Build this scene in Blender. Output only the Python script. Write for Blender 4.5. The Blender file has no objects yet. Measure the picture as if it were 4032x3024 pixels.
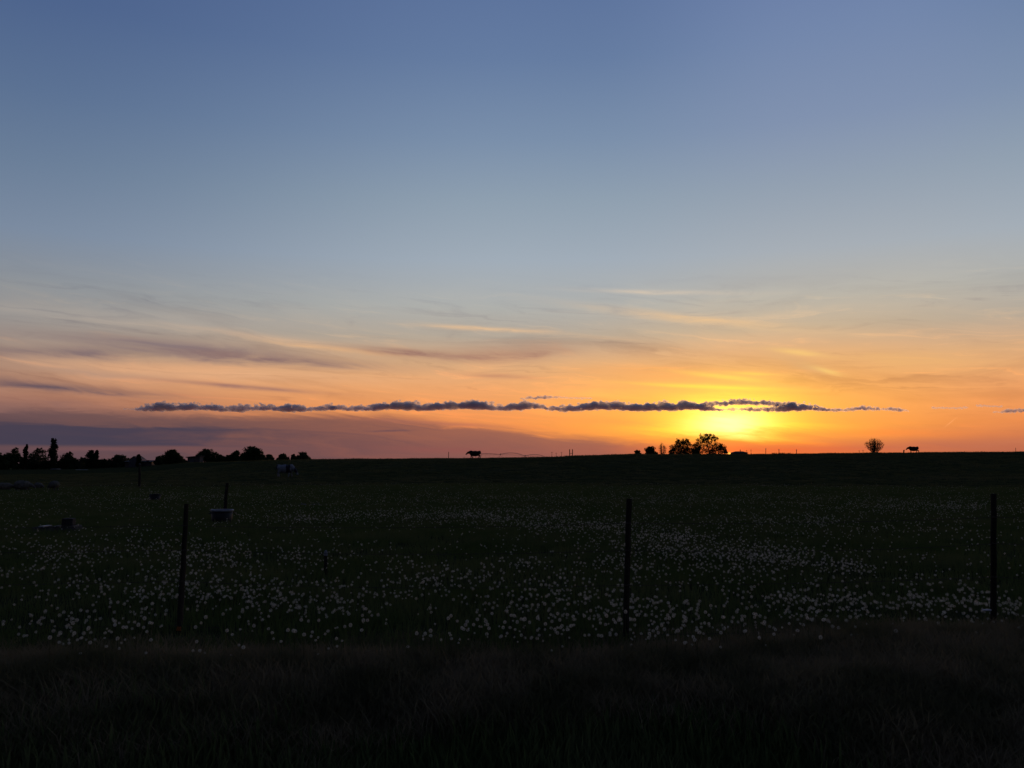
import bpy, bmesh, math, random
import numpy as np
from mathutils import Vector, Matrix, Quaternion

R = math.radians
SC = bpy.context.scene
COL = SC.collection

# ------------------------------------------------------------------ camera
EYE = 1.75                      # metres above the field
F_PX = 3264.0                   # focal length in pixels of the 4032 x 3024 photograph
PITCH = math.atan((1830.0 - 1512.0) / F_PX)
cam_d = bpy.data.cameras.new('camera')
cam_d.sensor_width = 36.0
cam_d.lens = 36.0 * F_PX / 4032.0
cam_d.clip_start = 0.1
cam_d.clip_end = 120000.0
cam = bpy.data.objects.new('camera', cam_d)
COL.objects.link(cam)
cam.location = (0, 0, EYE)
cam.rotation_euler = (R(90) + PITCH, 0, 0)
SC.camera = cam

SC.view_settings.view_transform = 'Standard'
SC.view_settings.look = 'None'
SC.view_settings.exposure = 0.0
SC.view_settings.gamma = 1.0
SC.view_settings.use_curve_mapping = False
SC.render.engine = 'CYCLES'
SC.cycles.use_denoising = True
SC.cycles.max_bounces = 10
SC.cycles.diffuse_bounces = 3
SC.cycles.transmission_bounces = 4
SC.cycles.transparent_max_bounces = 8
SC.cycles.volume_bounces = 5

def ray(px, py):
    """direction of a photograph pixel"""
    u = (px - 2016.0) / F_PX
    v = (1512.0 - py) / F_PX
    c, s = math.cos(PITCH), math.sin(PITCH)
    d = Vector((u, c - v * s, s + v * c))
    return d.normalized()

def azel(px, py):
    d = ray(px, py)
    return math.degrees(math.atan2(d.x, d.y)), math.degrees(math.asin(d.z))

SUN_AZ, SUN_EL = azel(2873, 1784)

def lin(c):
    out = []
    for v in c:
        v = v / 255.0
        out.append(v / 12.92 if v <= 0.04045 else ((v + 0.055) / 1.055) ** 2.4)
    return tuple(out)

# ------------------------------------------------------------------ sky
class NT:
    def __init__(self, tree):
        self.t = tree
    def new(self, kind, **kw):
        n = self.t.nodes.new(kind)
        for k, v in kw.items():
            setattr(n, k, v)
        return n
    def put(self, sock, val):
        if isinstance(val, bpy.types.NodeSocket):
            self.t.links.new(val, sock)
        elif isinstance(val, (tuple, list)):
            if len(sock.default_value) == 4 and len(val) == 3:
                val = tuple(val) + (1.0,)
            sock.default_value = val
        else:
            sock.default_value = val
    def m(self, op, a, b=None, c=None, clamp=False):
        n = self.new('ShaderNodeMath', operation=op, use_clamp=clamp)
        self.put(n.inputs[0], a)
        if b is not None: self.put(n.inputs[1], b)
        if c is not None: self.put(n.inputs[2], c)
        return n.outputs[0]
    def add(self, a, b): return self.m('ADD', a, b)
    def sub(self, a, b): return self.m('SUBTRACT', a, b)
    def mul(self, a, b): return self.m('MULTIPLY', a, b)
    def gauss2(self, u, v):
        s = self.m('MULTIPLY_ADD', u, u, self.mul(v, v))
        return self.m('EXPONENT', self.mul(s, -1.0))
    def ss(self, v, lo, hi):
        n = self.new('ShaderNodeMapRange', interpolation_type='SMOOTHSTEP')
        self.put(n.inputs['Value'], v)
        self.put(n.inputs['From Min'], lo); self.put(n.inputs['From Max'], hi)
        return n.outputs['Result']
    def mix(self, f, a, b, blend='MIX'):
        n = self.new('ShaderNodeMix', data_type='RGBA', blend_type=blend)
        n.clamp_factor = True
        self.put(n.inputs[0], f); self.put(n.inputs[6], a); self.put(n.inputs[7], b)
        return n.outputs[2]
    def noise(self, vec, scale, detail=4.0, rough=0.55, dist=0.0):
        n = self.new('ShaderNodeTexNoise')
        if vec is not None: self.put(n.inputs['Vector'], vec)
        self.put(n.inputs['Scale'], scale); self.put(n.inputs['Detail'], detail)
        self.put(n.inputs['Roughness'], rough); self.put(n.inputs['Distortion'], dist)
        return n.outputs['Fac']
    def vec(self, x, y, z):
        n = self.new('ShaderNodeCombineXYZ')
        self.put(n.inputs[0], x); self.put(n.inputs[1], y); self.put(n.inputs[2], z)
        return n.outputs[0]
    def ramp(self, fac, stops):
        n = self.new('ShaderNodeValToRGB')
        cr = n.color_ramp
        while len(cr.elements) > 1:
            cr.elements.remove(cr.elements[-1])
        for i, (p, c) in enumerate(stops):
            e = cr.elements[0] if i == 0 else cr.elements.new(p)
            e.position = p
            e.color = tuple(c) + (1.0,)
        self.put(n.inputs[0], fac)
        return n.outputs[0]

world = bpy.data.worlds.new('World')
SC.world = world
world.use_nodes = True
wt = world.node_tree
wt.nodes.clear()
W = NT(wt)
tc = W.new('ShaderNodeTexCoord')
sep = W.new('ShaderNodeSeparateXYZ')
wt.links.new(tc.outputs['Generated'], sep.inputs[0])
DX, DY, DZ = sep.outputs
AZ = W.mul(W.m('ARCTAN2', DX, DY), 57.29578)
EL = W.mul(W.m('ARCSINE', DZ), 57.29578)
DLT = W.sub(AZ, SUN_AZ)
DLT = W.m('WRAP', DLT, 180.0, -180.0)
# higher up the brightest part of the sky lies a little right of the sun
ADL = W.m('ABSOLUTE', W.sub(DLT, W.mul(W.ss(EL, 5.0, 14.0), 8.0)))
# fine streaky warp, the same everywhere on the dome
tz = W.add(W.mul(DZ, 1.0), W.mul(DX, 0.05))
NV = W.vec(W.mul(DX, 1.0), W.mul(DY, 1.0), W.mul(tz, 6.0))
n_big = W.sub(W.noise(NV, 4.0, 6.0, 0.56, 0.8), 0.5)
n_fine = W.sub(W.noise(NV, 13.0, 6.0, 0.6, 0.8), 0.5)
NV2 = W.vec(W.mul(DX, 1.0), W.mul(DY, 1.0), W.mul(W.add(DZ, W.add(W.mul(DX, 0.09), W.mul(n_big, 0.04))), 12.0))
n_mid = W.sub(W.noise(NV2, 6.5, 7.0, 0.60, 1.1), 0.5)
EW = W.add(EL, W.add(W.mul(n_big, 1.3), W.mul(n_fine, 0.5)))
FE = W.m('SQRT', W.mul(W.m('MAXIMUM', EL, 0.0), 1.0 / 90.0))

def stops(rows):
    return [(math.sqrt(e / 90.0), lin((c[0] * 1.02, c[1] * 1.005, c[2] * 0.955) if e >= 16 else c)) for e, c in rows]

A = W.ramp(FE, stops([(0, (232, 108, 58)), (1.2, (250, 138, 66)), (2.6, (252, 166, 72)), (4.5, (250, 176, 88)),
                      (6, (240, 176, 106)), (7.5, (226, 178, 130)), (9, (203, 181, 152)), (11, (190, 185, 173)),
                      (14, (170, 178, 186)), (18, (147, 163, 189)), (22, (129, 148, 187)), (27, (115, 137, 183)),
                      (33, (100, 122, 176)), (60, (48, 64, 112)), (90, (34, 46, 84))]))
B = W.ramp(FE, stops([(0, (168, 94, 78)), (1.2, (196, 112, 80)), (2.6, (236, 142, 82)), (4.0, (242, 158, 96)),
                      (5.5, (238, 170, 114)), (7, (222, 176, 132)), (8.8, (183, 170, 154)), (10.8, (178, 179, 175)),
                      (14, (164, 176, 188)), (18, (143, 162, 188)), (22, (122, 145, 182)), (27, (101, 126, 172)),
                      (33, (88, 112, 164)), (60, (46, 62, 108)), (90, (34, 46, 84))]))
C = W.ramp(FE, stops([(0, (104, 76, 82)), (1.2, (110, 82, 86)), (2.6, (124, 94, 94)), (4.0, (162, 122, 110)),
                      (5.5, (178, 142, 124)), (7, (160, 144, 134)), (8.8, (150, 147, 146)), (10.8, (143, 148, 154)),
                      (14, (126, 142, 164)), (18, (106, 128, 163)), (22, (91, 115, 157)), (27, (77, 101, 150)),
                      (33, (68, 91, 144)), (60, (42, 58, 100)), (90, (34, 46, 84))]))
D = W.ramp(FE, stops([(0, (44, 46, 58)), (3, (48, 50, 66)), (8, (60, 57, 72)), (15, (54, 60, 84)),
                      (33, (42, 54, 88)), (60, (38, 52, 92)), (90, (34, 46, 84))]))
sky = W.mix(W.ss(ADL, 2.0, 18.0), A, B)
sky = W.mix(W.ss(ADL, 22.0, 56.0), sky, C)
sky = W.mix(W.ss(ADL, 48.0, 150.0), sky, D)

# physical sky for the same low sun, laid under the measured gradient
nish = W.new('ShaderNodeTexSky', sky_type='NISHITA')
nish.sun_disc = False
nish.sun_elevation = R(SUN_EL)
nish.sun_rotation = R(SUN_AZ)
nish.air_density = 1.4
nish.dust_density = 2.0
nish.ozone_density = 2.5
nsc = W.mix(1.0, nish.outputs[0], (0.10, 0.10, 0.10), 'MULTIPLY')
sky = W.mix(0.05, sky, nsc)

# thin veil of cirrus: brightens and darkens in long streaks between 2 and 14 degrees
veil = W.mul(W.ss(EL, 1.0, 4.0), W.sub(1.0, W.ss(EL, 8.0, 14.0)))
sky = W.mix(W.mul(W.mul(veil, 0.55), W.ss(n_big, 0.0, 0.22)), sky, W.mix(1.0, sky, (1.25, 1.14, 1.02), 'MULTIPLY'))
sky = W.mix(W.mul(W.mul(veil, 0.6), W.ss(n_big, 0.0, -0.22)), sky, W.mix(1.0, sky, (0.74, 0.72, 0.76), 'MULTIPLY'))

sky = W.mix(W.mul(W.mul(veil, 0.75), W.ss(n_mid, 0.02, 0.24)), sky, W.mix(1.0, sky, (1.30, 1.16, 1.02), 'MULTIPLY'))
sky = W.mix(W.mul(W.mul(veil, 0.75), W.ss(n_mid, -0.02, -0.24)), sky, W.mix(1.0, sky, (0.76, 0.74, 0.80), 'MULTIPLY'))

def streak(px, py, hl, ht, slope, col, alpha, wob=0.8):
    """a soft cirrus streak: centre, half length, half thickness (pixels of the photo), slope, colour"""
    global sky
    a0, e0 = azel(px, py)
    a1, e1 = azel(px + 60, py + 60 * slope)
    sl = (e1 - e0) / (a1 - a0)
    la = abs(azel(px + hl * 0.5, py)[0] - azel(px - hl * 0.5, py)[0])
    le = abs(azel(px, py - ht * 0.5)[1] - azel(px, py + ht * 0.5)[1])
    du = W.sub(AZ, a0)
    dv = W.m('MULTIPLY_ADD', du, -sl, W.sub(EL, e0))
    dv = W.add(dv, W.add(W.mul(n_big, wob), W.mul(n_fine, wob * 0.7)))
    g = W.gauss2(W.mul(du, 1.0 / la), W.mul(dv, 1.0 / le))
    tex = W.m('MULTIPLY_ADD', n_mid, 3.0, W.m('MULTIPLY_ADD', n_fine, 1.6, 1.0))
    f = W.m('MULTIPLY', W.mul(g, alpha), tex, clamp=True)
    sky = W.mix(f, sky, lin(col))

# low purple haze, left and centre, and at far right
# a grey-purple layer, its top edge sloping down from the left towards the sun
a_l, e_l = azel(1500, 1634); a_r, e_r = azel(2620, 1752)
sl = (e_r - e_l) / (a_r - a_l)
e_top = W.m('MINIMUM', W.m('MULTIPLY_ADD', W.sub(AZ, a_l), sl, e_l), azel(900, 1628)[1])
dvh = W.add(W.sub(EL, e_top), W.m('MULTIPLY_ADD', n_mid, 1.1, W.m('MULTIPLY_ADD', n_fine, 0.7, W.mul(n_big, 0.5))))
layer = W.mul(W.sub(1.0, W.ss(dvh, -0.55, 0.35)), W.sub(1.0, W.ss(AZ, azel(2350, 1740)[0], azel(2800, 1740)[0])))
layer = W.mul(layer, W.m('MULTIPLY_ADD', n_mid, 0.5, 0.86, clamp=True))
layer = W.mul(layer, W.ss(AZ, -120.0, -70.0))
lcol = W.mix(W.ss(AZ, azel(500, 1700)[0], azel(2500, 1740)[0]), lin((86, 70, 78)), lin((146, 93, 84)))
sky = W.mix(layer, sky, lcol)
streak(1700, 1665, 320, 9, 0.05, (168, 104, 90), 0.45, 0.2)
streak(1820, 1774, 240, 12, 0.03, (146, 86, 80), 0.6, 0.2)
streak(500, 1768, 500, 9, 0.0, (122, 84, 86), 0.5, 0.1)
streak(150, 1600, 700, 34, 0.02, (128, 97, 96), 0.5)
streak(3560, 1757, 560, 26, -0.02, (184, 108, 84), 0.62, 0.3)
streak(4050, 1740, 300, 20, 0.0, (205, 122, 84), 0.4)
# mauve and cream cirrus, left half
streak(120, 1388, 520, 22, 0.02, (116, 100, 108), 0.75)
streak(700, 1375, 640, 34, 0.08, (138, 122, 122), 0.7)
streak(1050, 1412, 430, 20, 0.07, (140, 112, 108), 0.8)
streak(1080, 1335, 330, 11, 0.13, (216, 178, 144), 0.5, 0.5)
streak(620, 1285, 380, 16, 0.08, (190, 170, 152), 0.45, 0.6)
streak(1330, 1376, 260, 11, 0.10, (240, 186, 132), 0.55, 0.3)
streak(600, 1255, 700, 30, 0.06, (176, 166, 156), 0.45)
streak(1640, 1392, 240, 16, 0.07, (156, 118, 106), 0.8, 0.3)
streak(2000, 1390, 260, 30, -0.04, (170, 128, 110), 0.7)
streak(1960, 1480, 140, 10, 0.05, (186, 130, 104), 0.5, 0.2)
streak(900, 1472, 620, 30, 0.05, (232, 176, 132), 0.6)
streak(250, 1462, 420, 20, 0.05, (182, 146, 124), 0.5)
streak(250, 1532, 420, 18, 0.07, (108, 88, 94), 0.75)
streak(950, 1522, 300, 9, 0.08, (160, 116, 104), 0.7, 0.2)
streak(1900, 1296, 220, 9, 0.05, (238, 194, 146), 0.55, 0.2)
# pale streaks and curls, right half
streak(2620, 1151, 300, 9, 0.02, (220, 200, 176), 0.55, 0.15)
streak(2780, 1262, 420, 17, 0.10, (238, 196, 146), 0.6, 0.4)
streak(3150, 1388, 100, 12, 0.12, (252, 208, 124), 0.6, 0.25)
streak(3255, 1462, 60, 10, 0.28, (255, 212, 116), 0.6, 0.2)
streak(3160, 1435, 130, 26, 0.32, (206, 168, 124), 0.4, 0.2)
streak(2830, 1480, 150, 9, 0.10, (255, 222, 96), 0.7, 0.3)
streak(2960, 1472, 90, 7, 0.05, (255, 214, 96), 0.6, 0.2)
streak(2780, 1520, 260, 8, 0.04, (255, 224, 84), 0.6, 0.25)
streak(2600, 1470, 300, 26, 0.04, (246, 170, 100), 0.5)
streak(3550, 1420, 420, 40, 0.03, (234, 180, 112), 0.35)

streak(2980, 1772, 420, 20, 0.0, (240, 106, 54), 0.75, 0.25)
streak(2960, 1742, 330, 9, 0.02, (250, 128, 58), 0.7, 0.2)
streak(3330, 1700, 420, 14, 0.02, (252, 138, 66), 0.6, 0.3)
streak(2450, 1660, 300, 12, 0.04, (252, 150, 78), 0.5, 0.3)
# the stratus bank low on the left, cut flat underneath
b_e0 = azel(300, 1757)[1]; b_e1 = azel(300, 1676)[1]
a_in, a_out = azel(420, 1700)[0], azel(1260, 1700)[0]
bank = W.mul(W.ss(W.add(EL, W.mul(n_fine, 0.15)), b_e0 - 0.05, b_e0 + 0.16),
             W.sub(1.0, W.ss(W.add(EL, W.m('MULTIPLY_ADD', n_fine, 0.9, W.mul(n_big, 0.5))), b_e1 - 0.12, b_e1 + 0.12)))
bank = W.mul(bank, W.sub(1.0, W.ss(W.add(AZ, W.mul(n_fine, 16.0)), a_in, a_out)))
bank = W.mul(bank, W.ss(AZ, -88.0, -60.0))
sky = W.mix(W.mul(bank, 0.82), sky, lin((64, 61, 79)))
streak(1530, 1697, 80, 4, -0.03, (88, 70, 84), 0.7, 0.1)

# glow round the setting sun, yellow through the thin cloud
g_e0 = azel(2880, 1668)[1]
EG = W.add(EL, W.add(W.mul(n_big, 0.6), W.m('MULTIPLY_ADD', n_mid, 1.6, W.mul(n_fine, 0.9))))
dvg = W.sub(EG, g_e0)
up = W.ss(dvg, -0.2, 0.2)
vdiv = W.m('MULTIPLY_ADD', up, 0.22 - 0.68, 0.68)          # tighter below than above
wide = W.m('MULTIPLY_ADD', up, 1 / 3.9 - 1 / 4.6, 1 / 4.6)
g1 = W.gauss2(W.mul(DLT, wide), W.mul(dvg, W.m('MULTIPLY_ADD', up, 0.50 - 1.25, 1.25)))
g2 = W.gauss2(W.mul(DLT, 1.0 / 2.2), W.mul(dvg, W.m('MULTIPLY_ADD', up, 1.1 - 1.8, 1.8)))
g3 = W.gauss2(W.mul(DLT, 1.0 / 12.0), W.mul(dvg, W.m('MULTIPLY_ADD', up, 0.26 - 0.9, 0.9)))
def addcol(f, col):
    global sky
    sky = W.mix(1.0, sky, W.mix(f, (0, 0, 0), col), 'ADD')
addcol(g3, (0.24, 0.09, 0.0))
addcol(g1, (0.80, 0.74, 0.00))
addcol(g2, (0.50, 0.36, 0.40))
# the disc itself, half down behind the ridge, and its small halo
dsun = W.m('SQRT', W.m('MULTIPLY_ADD', DLT, DLT, W.m('POWER', W.sub(EL, SUN_EL - 0.14), 2.0)))
addcol(W.sub(1.0, W.ss(dsun, 0.06, 0.26)), (1.2, 0.85, 0.12))
addcol(W.m('EXPONENT', W.mul(dsun, -1.6)), (0.40, 0.06, 0.0))
# short contrail right of the sun
ca, ce = azel(3742, 1664)
du = W.sub(AZ, ca); dv = W.sub(EL, ce)
al = W.m('MULTIPLY_ADD', du, 0.76, W.mul(dv, 0.65)); ac = W.m('MULTIPLY_ADD', du, -0.65, W.mul(dv, 0.76))
addcol(W.mul(W.gauss2(W.mul(al, 1 / 0.36), W.mul(ac, 1 / 0.028)), 1.0), (0.12, 0.08, 0.045))

bg = W.new('ShaderNodeBackground')
W.put(bg.inputs[0], sky)
bg.inputs[1].default_value = 1.0
world.cycles.sampling_method = 'MANUAL'
world.cycles.sample_map_resolution = 512
wo = W.new('ShaderNodeOutputWorld')
wt.links.new(bg.outputs[0], wo.inputs[0])

# ------------------------------------------------------------------ sun
sun_d = bpy.data.lights.new('sun', 'SUN')
sun_d.energy = 0.8
sun_d.color = (1.0, 0.5, 0.2)
sun_d.angle = R(0.53)
sun = bpy.data.objects.new('sun', sun_d)
COL.objects.link(sun)
sdir = Vector((math.sin(R(SUN_AZ)) * math.cos(R(SUN_EL)), math.cos(R(SUN_AZ)) * math.cos(R(SUN_EL)), math.sin(R(SUN_EL))))
sun.rotation_euler = sdir.to_track_quat('Z', 'Y').to_euler()
sun.location = sdir * 300

# ------------------------------------------------------------------ terrain
def hash2(ix, iy, seed):
    n = (ix.astype(np.int64) * 374761393 + iy.astype(np.int64) * 668265263 + seed * 1442695041) & 0xFFFFFFFF
    n = ((n ^ (n >> 13)) * 1274126177) & 0xFFFFFFFF
    return ((n ^ (n >> 16)) & 0xFFFFFF) / float(0xFFFFFF)

def vnoise(x, y, seed=0):
    x = np.asarray(x, float); y = np.asarray(y, float)
    ix = np.floor(x); iy = np.floor(y)
    fx = x - ix; fy = y - iy
    fx = fx * fx * (3 - 2 * fx); fy = fy * fy * (3 - 2 * fy)
    a = hash2(ix, iy, seed); b = hash2(ix + 1, iy, seed)
    c = hash2(ix, iy + 1, seed); d = hash2(ix + 1, iy + 1, seed)
    return (a + (b - a) * fx) * (1 - fy) + (c + (d - c) * fx) * fy - 0.5

def fbm(x, y, seed=0, octv=4):
    s = 0; amp = 1.0
    for o in range(octv):
        s = s + amp * vnoise(np.asarray(x) * 2 ** o, np.asarray(y) * 2 ** o, seed + o * 17)
        amp *= 0.5
    return s

def sst(t):
    t = np.clip(t, 0, 1)
    return t * t * (3 - 2 * t)

RX = [-3000, -300, 0, 300, 520, 735, 900, 1080, 1230, 1500, 1766, 1900, 2100, 2200, 2260, 2330, 2430, 2500, 2700, 2900, 3000, 3200, 3400, 3600, 4032, 4600, 8000]
RY = [1832, 1846, 1847, 1845, 1840, 1824, 1820, 1814, 1811, 1809, 1807, 1806, 1803.5, 1801, 1798, 1795.5, 1793.5, 1791, 1792, 1791, 1790, 1789, 1786.5, 1785, 1781.5, 1782, 1829]
RD = [300, 300, 290, 280, 260, 230, 200, 165, 150, 146, 145, 145, 146, 148, 149, 150, 152, 153, 155, 157, 158, 161, 164, 167, 172, 180, 200]
_az = np.array([azel(x, y)[0] for x, y in zip(RX, RY)])
_el = np.array([azel(x, y)[1] for x, y in zip(RX, RY)])
_rd = np.array([d / math.cos(R(a)) if abs(a) < 45 else d * 1.3 for d, a in zip(RD, _az)])

def ridge(az):
    az = np.asarray(az, float)
    el = np.interp(az, _az, _el, left=0.0, right=0.0)
    rd = np.interp(az, _az, _rd)
    # fade out of the frame's sides towards level land
    k = sst((np.abs(az) - 50) / 50)
    return el * (1 - k), rd

def terrain(x, y):
    x = np.asarray(x, float); y = np.asarray(y, float)
    r = np.hypot(x, y)
    az = np.degrees(np.arctan2(x, y))
    el, rd = ridge(az)
    ta = np.tan(np.radians(el))
    zr = EYE + rd * ta
    r1 = 74.0
    rise = zr * sst((r - r1) / np.maximum(rd - r1, 10))
    over = EYE + np.minimum(r, 750.0) * np.tan(np.radians(el - 0.13 * sst((r - rd) / 80.0)))
    z = np.where(r < rd, rise, over)
    # dip added before the verge, facing away from the bright sky to darken it
    z = z - 0.55 * sst((8.0 - r) / 3.4) * sst((r + 2) / 4.0)
    z = z + 0.05 * fbm(x * 0.35, y * 0.35, 3, 3) * sst((r - 3) / 5) * (1 - sst((r - 60) / 60) * 0.4)
    z = z + 0.16 * fbm(x * 0.06, y * 0.06, 9, 2) * sst((r - 25) / 40) * (1 - sst((r - 100) / 40))
    return z

def tz1(x, y):
    return float(terrain(np.array([x]), np.array([y]))[0])

def ground_at(px, py):
    """point where a photograph pixel meets the ground"""
    d = ray(px, py)
    t = 2.0
    prev = t
    while t < 900:
        p = d * t
        if EYE + p.z < tz1(p.x, p.y):
            lo, hi = prev, t
            for _ in range(24):
                mid = (lo + hi) / 2
                q = d * mid
                if EYE + q.z < tz1(q.x, q.y): hi = mid
                else: lo = mid
            q = d * hi
            return Vector((q.x, q.y, tz1(q.x, q.y)))
        prev = t
        t *= 1.01
    return None

def at_depth(px, py, depth):
    """point on the ground at a given depth along a pixel's azimuth, and height up to that pixel"""
    d = ray(px, py)
    k = depth / d.y
    x, y = d.x * k, d.y * k
    z = tz1(x, y)
    return Vector((x, y, z)), EYE + d.z * k - z

# ------------------------------------------------------------------ helpers
def tag(o, label=None, cat=None, group=None, kind=None):
    if label: o['label'] = label
    if cat: o['category'] = cat
    if group: o['group'] = group
    if kind: o['kind'] = kind
    return o

def empty(name, loc, rz=0.0):
    o = bpy.data.objects.new(name, None)
    COL.objects.link(o)
    o.empty_display_size = 0.2
    o.location = loc
    o.rotation_euler = (0, 0, rz)
    return o

def link_mesh(name, me, mat, parent=None, loc=None, smooth=False):
    o = bpy.data.objects.new(name, me)
    COL.objects.link(o)
    if mat and not me.materials: me.materials.append(mat)
    if parent: o.parent = parent
    if loc is not None: o.location = loc
    if smooth:
        me.polygons.foreach_set('use_smooth', [True] * len(me.polygons))
    return o

class MB:
    """collects vertices and faces of one mesh"""
    def __init__(self):
        self.v = []; self.f = []
    def box(self, c, s, rz=0.0, taper=1.0):
        cx, cy, cz = c; sx, sy, sz = s[0] / 2, s[1] / 2, s[2] / 2
        b = len(self.v)
        co, si = math.cos(rz), math.sin(rz)
        for z, k in ((-sz, 1.0), (sz, taper)):
            for x, y in ((-sx, -sy), (sx, -sy), (sx, sy), (-sx, sy)):
                x *= k; y *= k
                self.v.append((cx + x * co - y * si, cy + x * si + y * co, cz + z))
        for q in ((0, 3, 2, 1), (4, 5, 6, 7), (0, 1, 5, 4), (1, 2, 6, 5), (2, 3, 7, 6), (3, 0, 4, 7)):
            self.f.append(tuple(b + i for i in q))
        return self
    def tube(self, pts, rad, n=6, cap=True):
        pts = [Vector(p) for p in pts]
        if not isinstance(rad, (list, tuple)): rad = [rad] * len(pts)
        b = len(self.v)
        for i, p in enumerate(pts):
            t = (pts[min(i + 1, len(pts) - 1)] - pts[max(i - 1, 0)])
            if t.length < 1e-9: t = Vector((0, 0, 1))
            t.normalize()
            ref = Vector((0, 0, 1)) if abs(t.z) < 0.9 else Vector((1, 0, 0))
            a = t.cross(ref).normalized(); c = t.cross(a)
            for k in range(n):
                w = 2 * math.pi * k / n
                self.v.append(tuple(p + (a * math.cos(w) + c * math.sin(w)) * rad[i]))
        for i in range(len(pts) - 1):
            for k in range(n):
                k2 = (k + 1) % n
                self.f.append((b + i * n + k, b + i * n + k2, b + (i + 1) * n + k2, b + (i + 1) * n + k))
        if cap:
            self.f.append(tuple(b + k for k in range(n - 1, -1, -1)))
            e = b + (len(pts) - 1) * n
            self.f.append(tuple(e + k for k in range(n)))
        return self
    def face(self, pts):
        b = len(self.v)
        self.v.extend(tuple(p) for p in pts)
        self.f.append(tuple(range(b, b + len(pts))))
        return self
    def lathe(self, prof, n=20, c=(0, 0, 0)):
        b = len(self.v)
        for r, z in prof:
            for k in range(n):
                w = 2 * math.pi * k / n
                self.v.append((c[0] + r * math.cos(w), c[1] + r * math.sin(w), c[2] + z))
        for i in range(len(prof) - 1):
            for k in range(n):
                k2 = (k + 1) % n
                self.f.append((b + i * n + k, b + i * n + k2, b + (i + 1) * n + k2, b + (i + 1) * n + k))
        return self
    def mesh(self, name):
        me = bpy.data.meshes.new(name)
        me.from_pydata(self.v, [], self.f)
        me.update()
        return me
    def build(self, name, mat, parent=None, loc=None, smooth=False):
        return link_mesh(name, self.mesh(name), mat, parent, loc, smooth)

def bevel(o, w):
    md = o.modifiers.new('bevel', 'BEVEL'); md.width = w; md.segments = 2; md.limit_method = 'ANGLE'
    return o

# ------------------------------------------------------------------ materials
def mat(name, c1, c2=None, scale=4.0, rough=0.85, bump=0.0, bscale=None, detail=6.0, coords='Object', stretch=None, spec=0.2):
    m = bpy.data.materials.new(name)
    m.use_nodes = True
    t = m.node_tree
    K = NT(t)
    p = t.nodes['Principled BSDF']
    p.inputs['Roughness'].default_value = rough
    p.inputs['Specular IOR Level'].default_value = spec
    tcn = K.new('ShaderNodeTexCoord')
    v = tcn.outputs[coords]
    if stretch:
        mp = K.new('ShaderNodeMapping'); mp.inputs['Scale'].default_value = stretch
        t.links.new(v, mp.inputs[0]); v = mp.outputs[0]
    if c2 is None: c2 = tuple(x * 0.6 for x in c1)
    nz = K.noise(v, scale, detail, 0.6)
    f = K.ss(nz, 0.35, 0.65)
    t.links.new(K.mix(f, tuple(c1), tuple(c2)), p.inputs['Base Color'])
    if bump:
        bn = K.new('ShaderNodeBump'); bn.inputs['Strength'].default_value = bump
        bn.inputs['Distance'].default_value = 0.02
        t.links.new(K.noise(v, bscale or scale * 4, 6, 0.6), bn.inputs['Height'])
        t.links.new(bn.outputs[0], p.inputs['Normal'])
    return m

def leaf_mat(name, c1, c2, scale=0.6, trans=0.35):
    m = bpy.data.materials.new(name)
    m.use_nodes = True
    t = m.node_tree; t.nodes.clear()
    K = NT(t)
    geo = K.new('ShaderNodeNewGeometry')
    col = K.mix(K.ss(K.noise(geo.outputs['Position'], scale, 3), 0.35, 0.65), c1, c2)
    d = K.new('ShaderNodeBsdfDiffuse'); tr = K.new('ShaderNodeBsdfTranslucent')
    t.links.new(col, d.inputs[0]); t.links.new(col, tr.inputs[0])
    mx = K.new('ShaderNodeMixShader'); mx.inputs[0].default_value = trans
    t.links.new(d.outputs[0], mx.inputs[1]); t.links.new(tr.outputs[0], mx.inputs[2])
    o = K.new('ShaderNodeOutputMaterial'); t.links.new(mx.outputs[0], o.inputs[0])
    return m

M = {}
M['soil'] = mat('field_soil', (0.050, 0.050, 0.022), (0.030, 0.034, 0.013), 0.35, 1.0, 0.4, 9.0, 8, spec=0.0)
M['bark'] = mat('bark', (0.06, 0.045, 0.035), (0.03, 0.024, 0.02), 3.0, 0.95)
M['leaf'] = leaf_mat('leaf_dark', (0.035, 0.050, 0.018), (0.055, 0.070, 0.028))
M['leaf_pale'] = leaf_mat('leaf_pale', (0.060, 0.070, 0.035), (0.085, 0.090, 0.050))
M['leaf_ever'] = leaf_mat('leaf_evergreen', (0.018, 0.028, 0.014), (0.03, 0.042, 0.02), trans=0.1)
M['grass'] = leaf_mat('grass_green', (0.075, 0.100, 0.030), (0.110, 0.120, 0.045), 0.5, 0.4)
M['grass_slope'] = leaf_mat('grass_slope', (0.085, 0.090, 0.035), (0.12, 0.11, 0.05), 0.15, 0.4)
M['grass_dry'] = leaf_mat('grass_dry', (0.26, 0.19, 0.10), (0.12, 0.105, 0.048), 1.2, 0.4)
M['fluff'] = leaf_mat('dandelion_fluff', (0.84, 0.77, 0.62), (0.70, 0.63, 0.50), 12.0, 0.5)
M['stem'] = leaf_mat('dandelion_stem', (0.07, 0.09, 0.03), (0.09, 0.08, 0.04), 5.0, 0.2)
M['seed'] = mat('dandelion_seed', (0.10, 0.08, 0.05), (0.06, 0.045, 0.03), 60.0)
M['post'] = mat('weathered_post', (0.040, 0.032, 0.024), (0.02, 0.016, 0.012), 6.0, 0.95, 0.6, 30.0, 8, 'Object', (1, 1, 0.15), spec=0.05)
M['wire'] = mat('rusty_wire', (0.07, 0.05, 0.04), (0.04, 0.03, 0.026), 20.0, 0.6)
M['cow_dark'] = mat('dark_hide', (0.022, 0.014, 0.010), (0.012, 0.009, 0.008), 3.0, 0.8)
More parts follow.
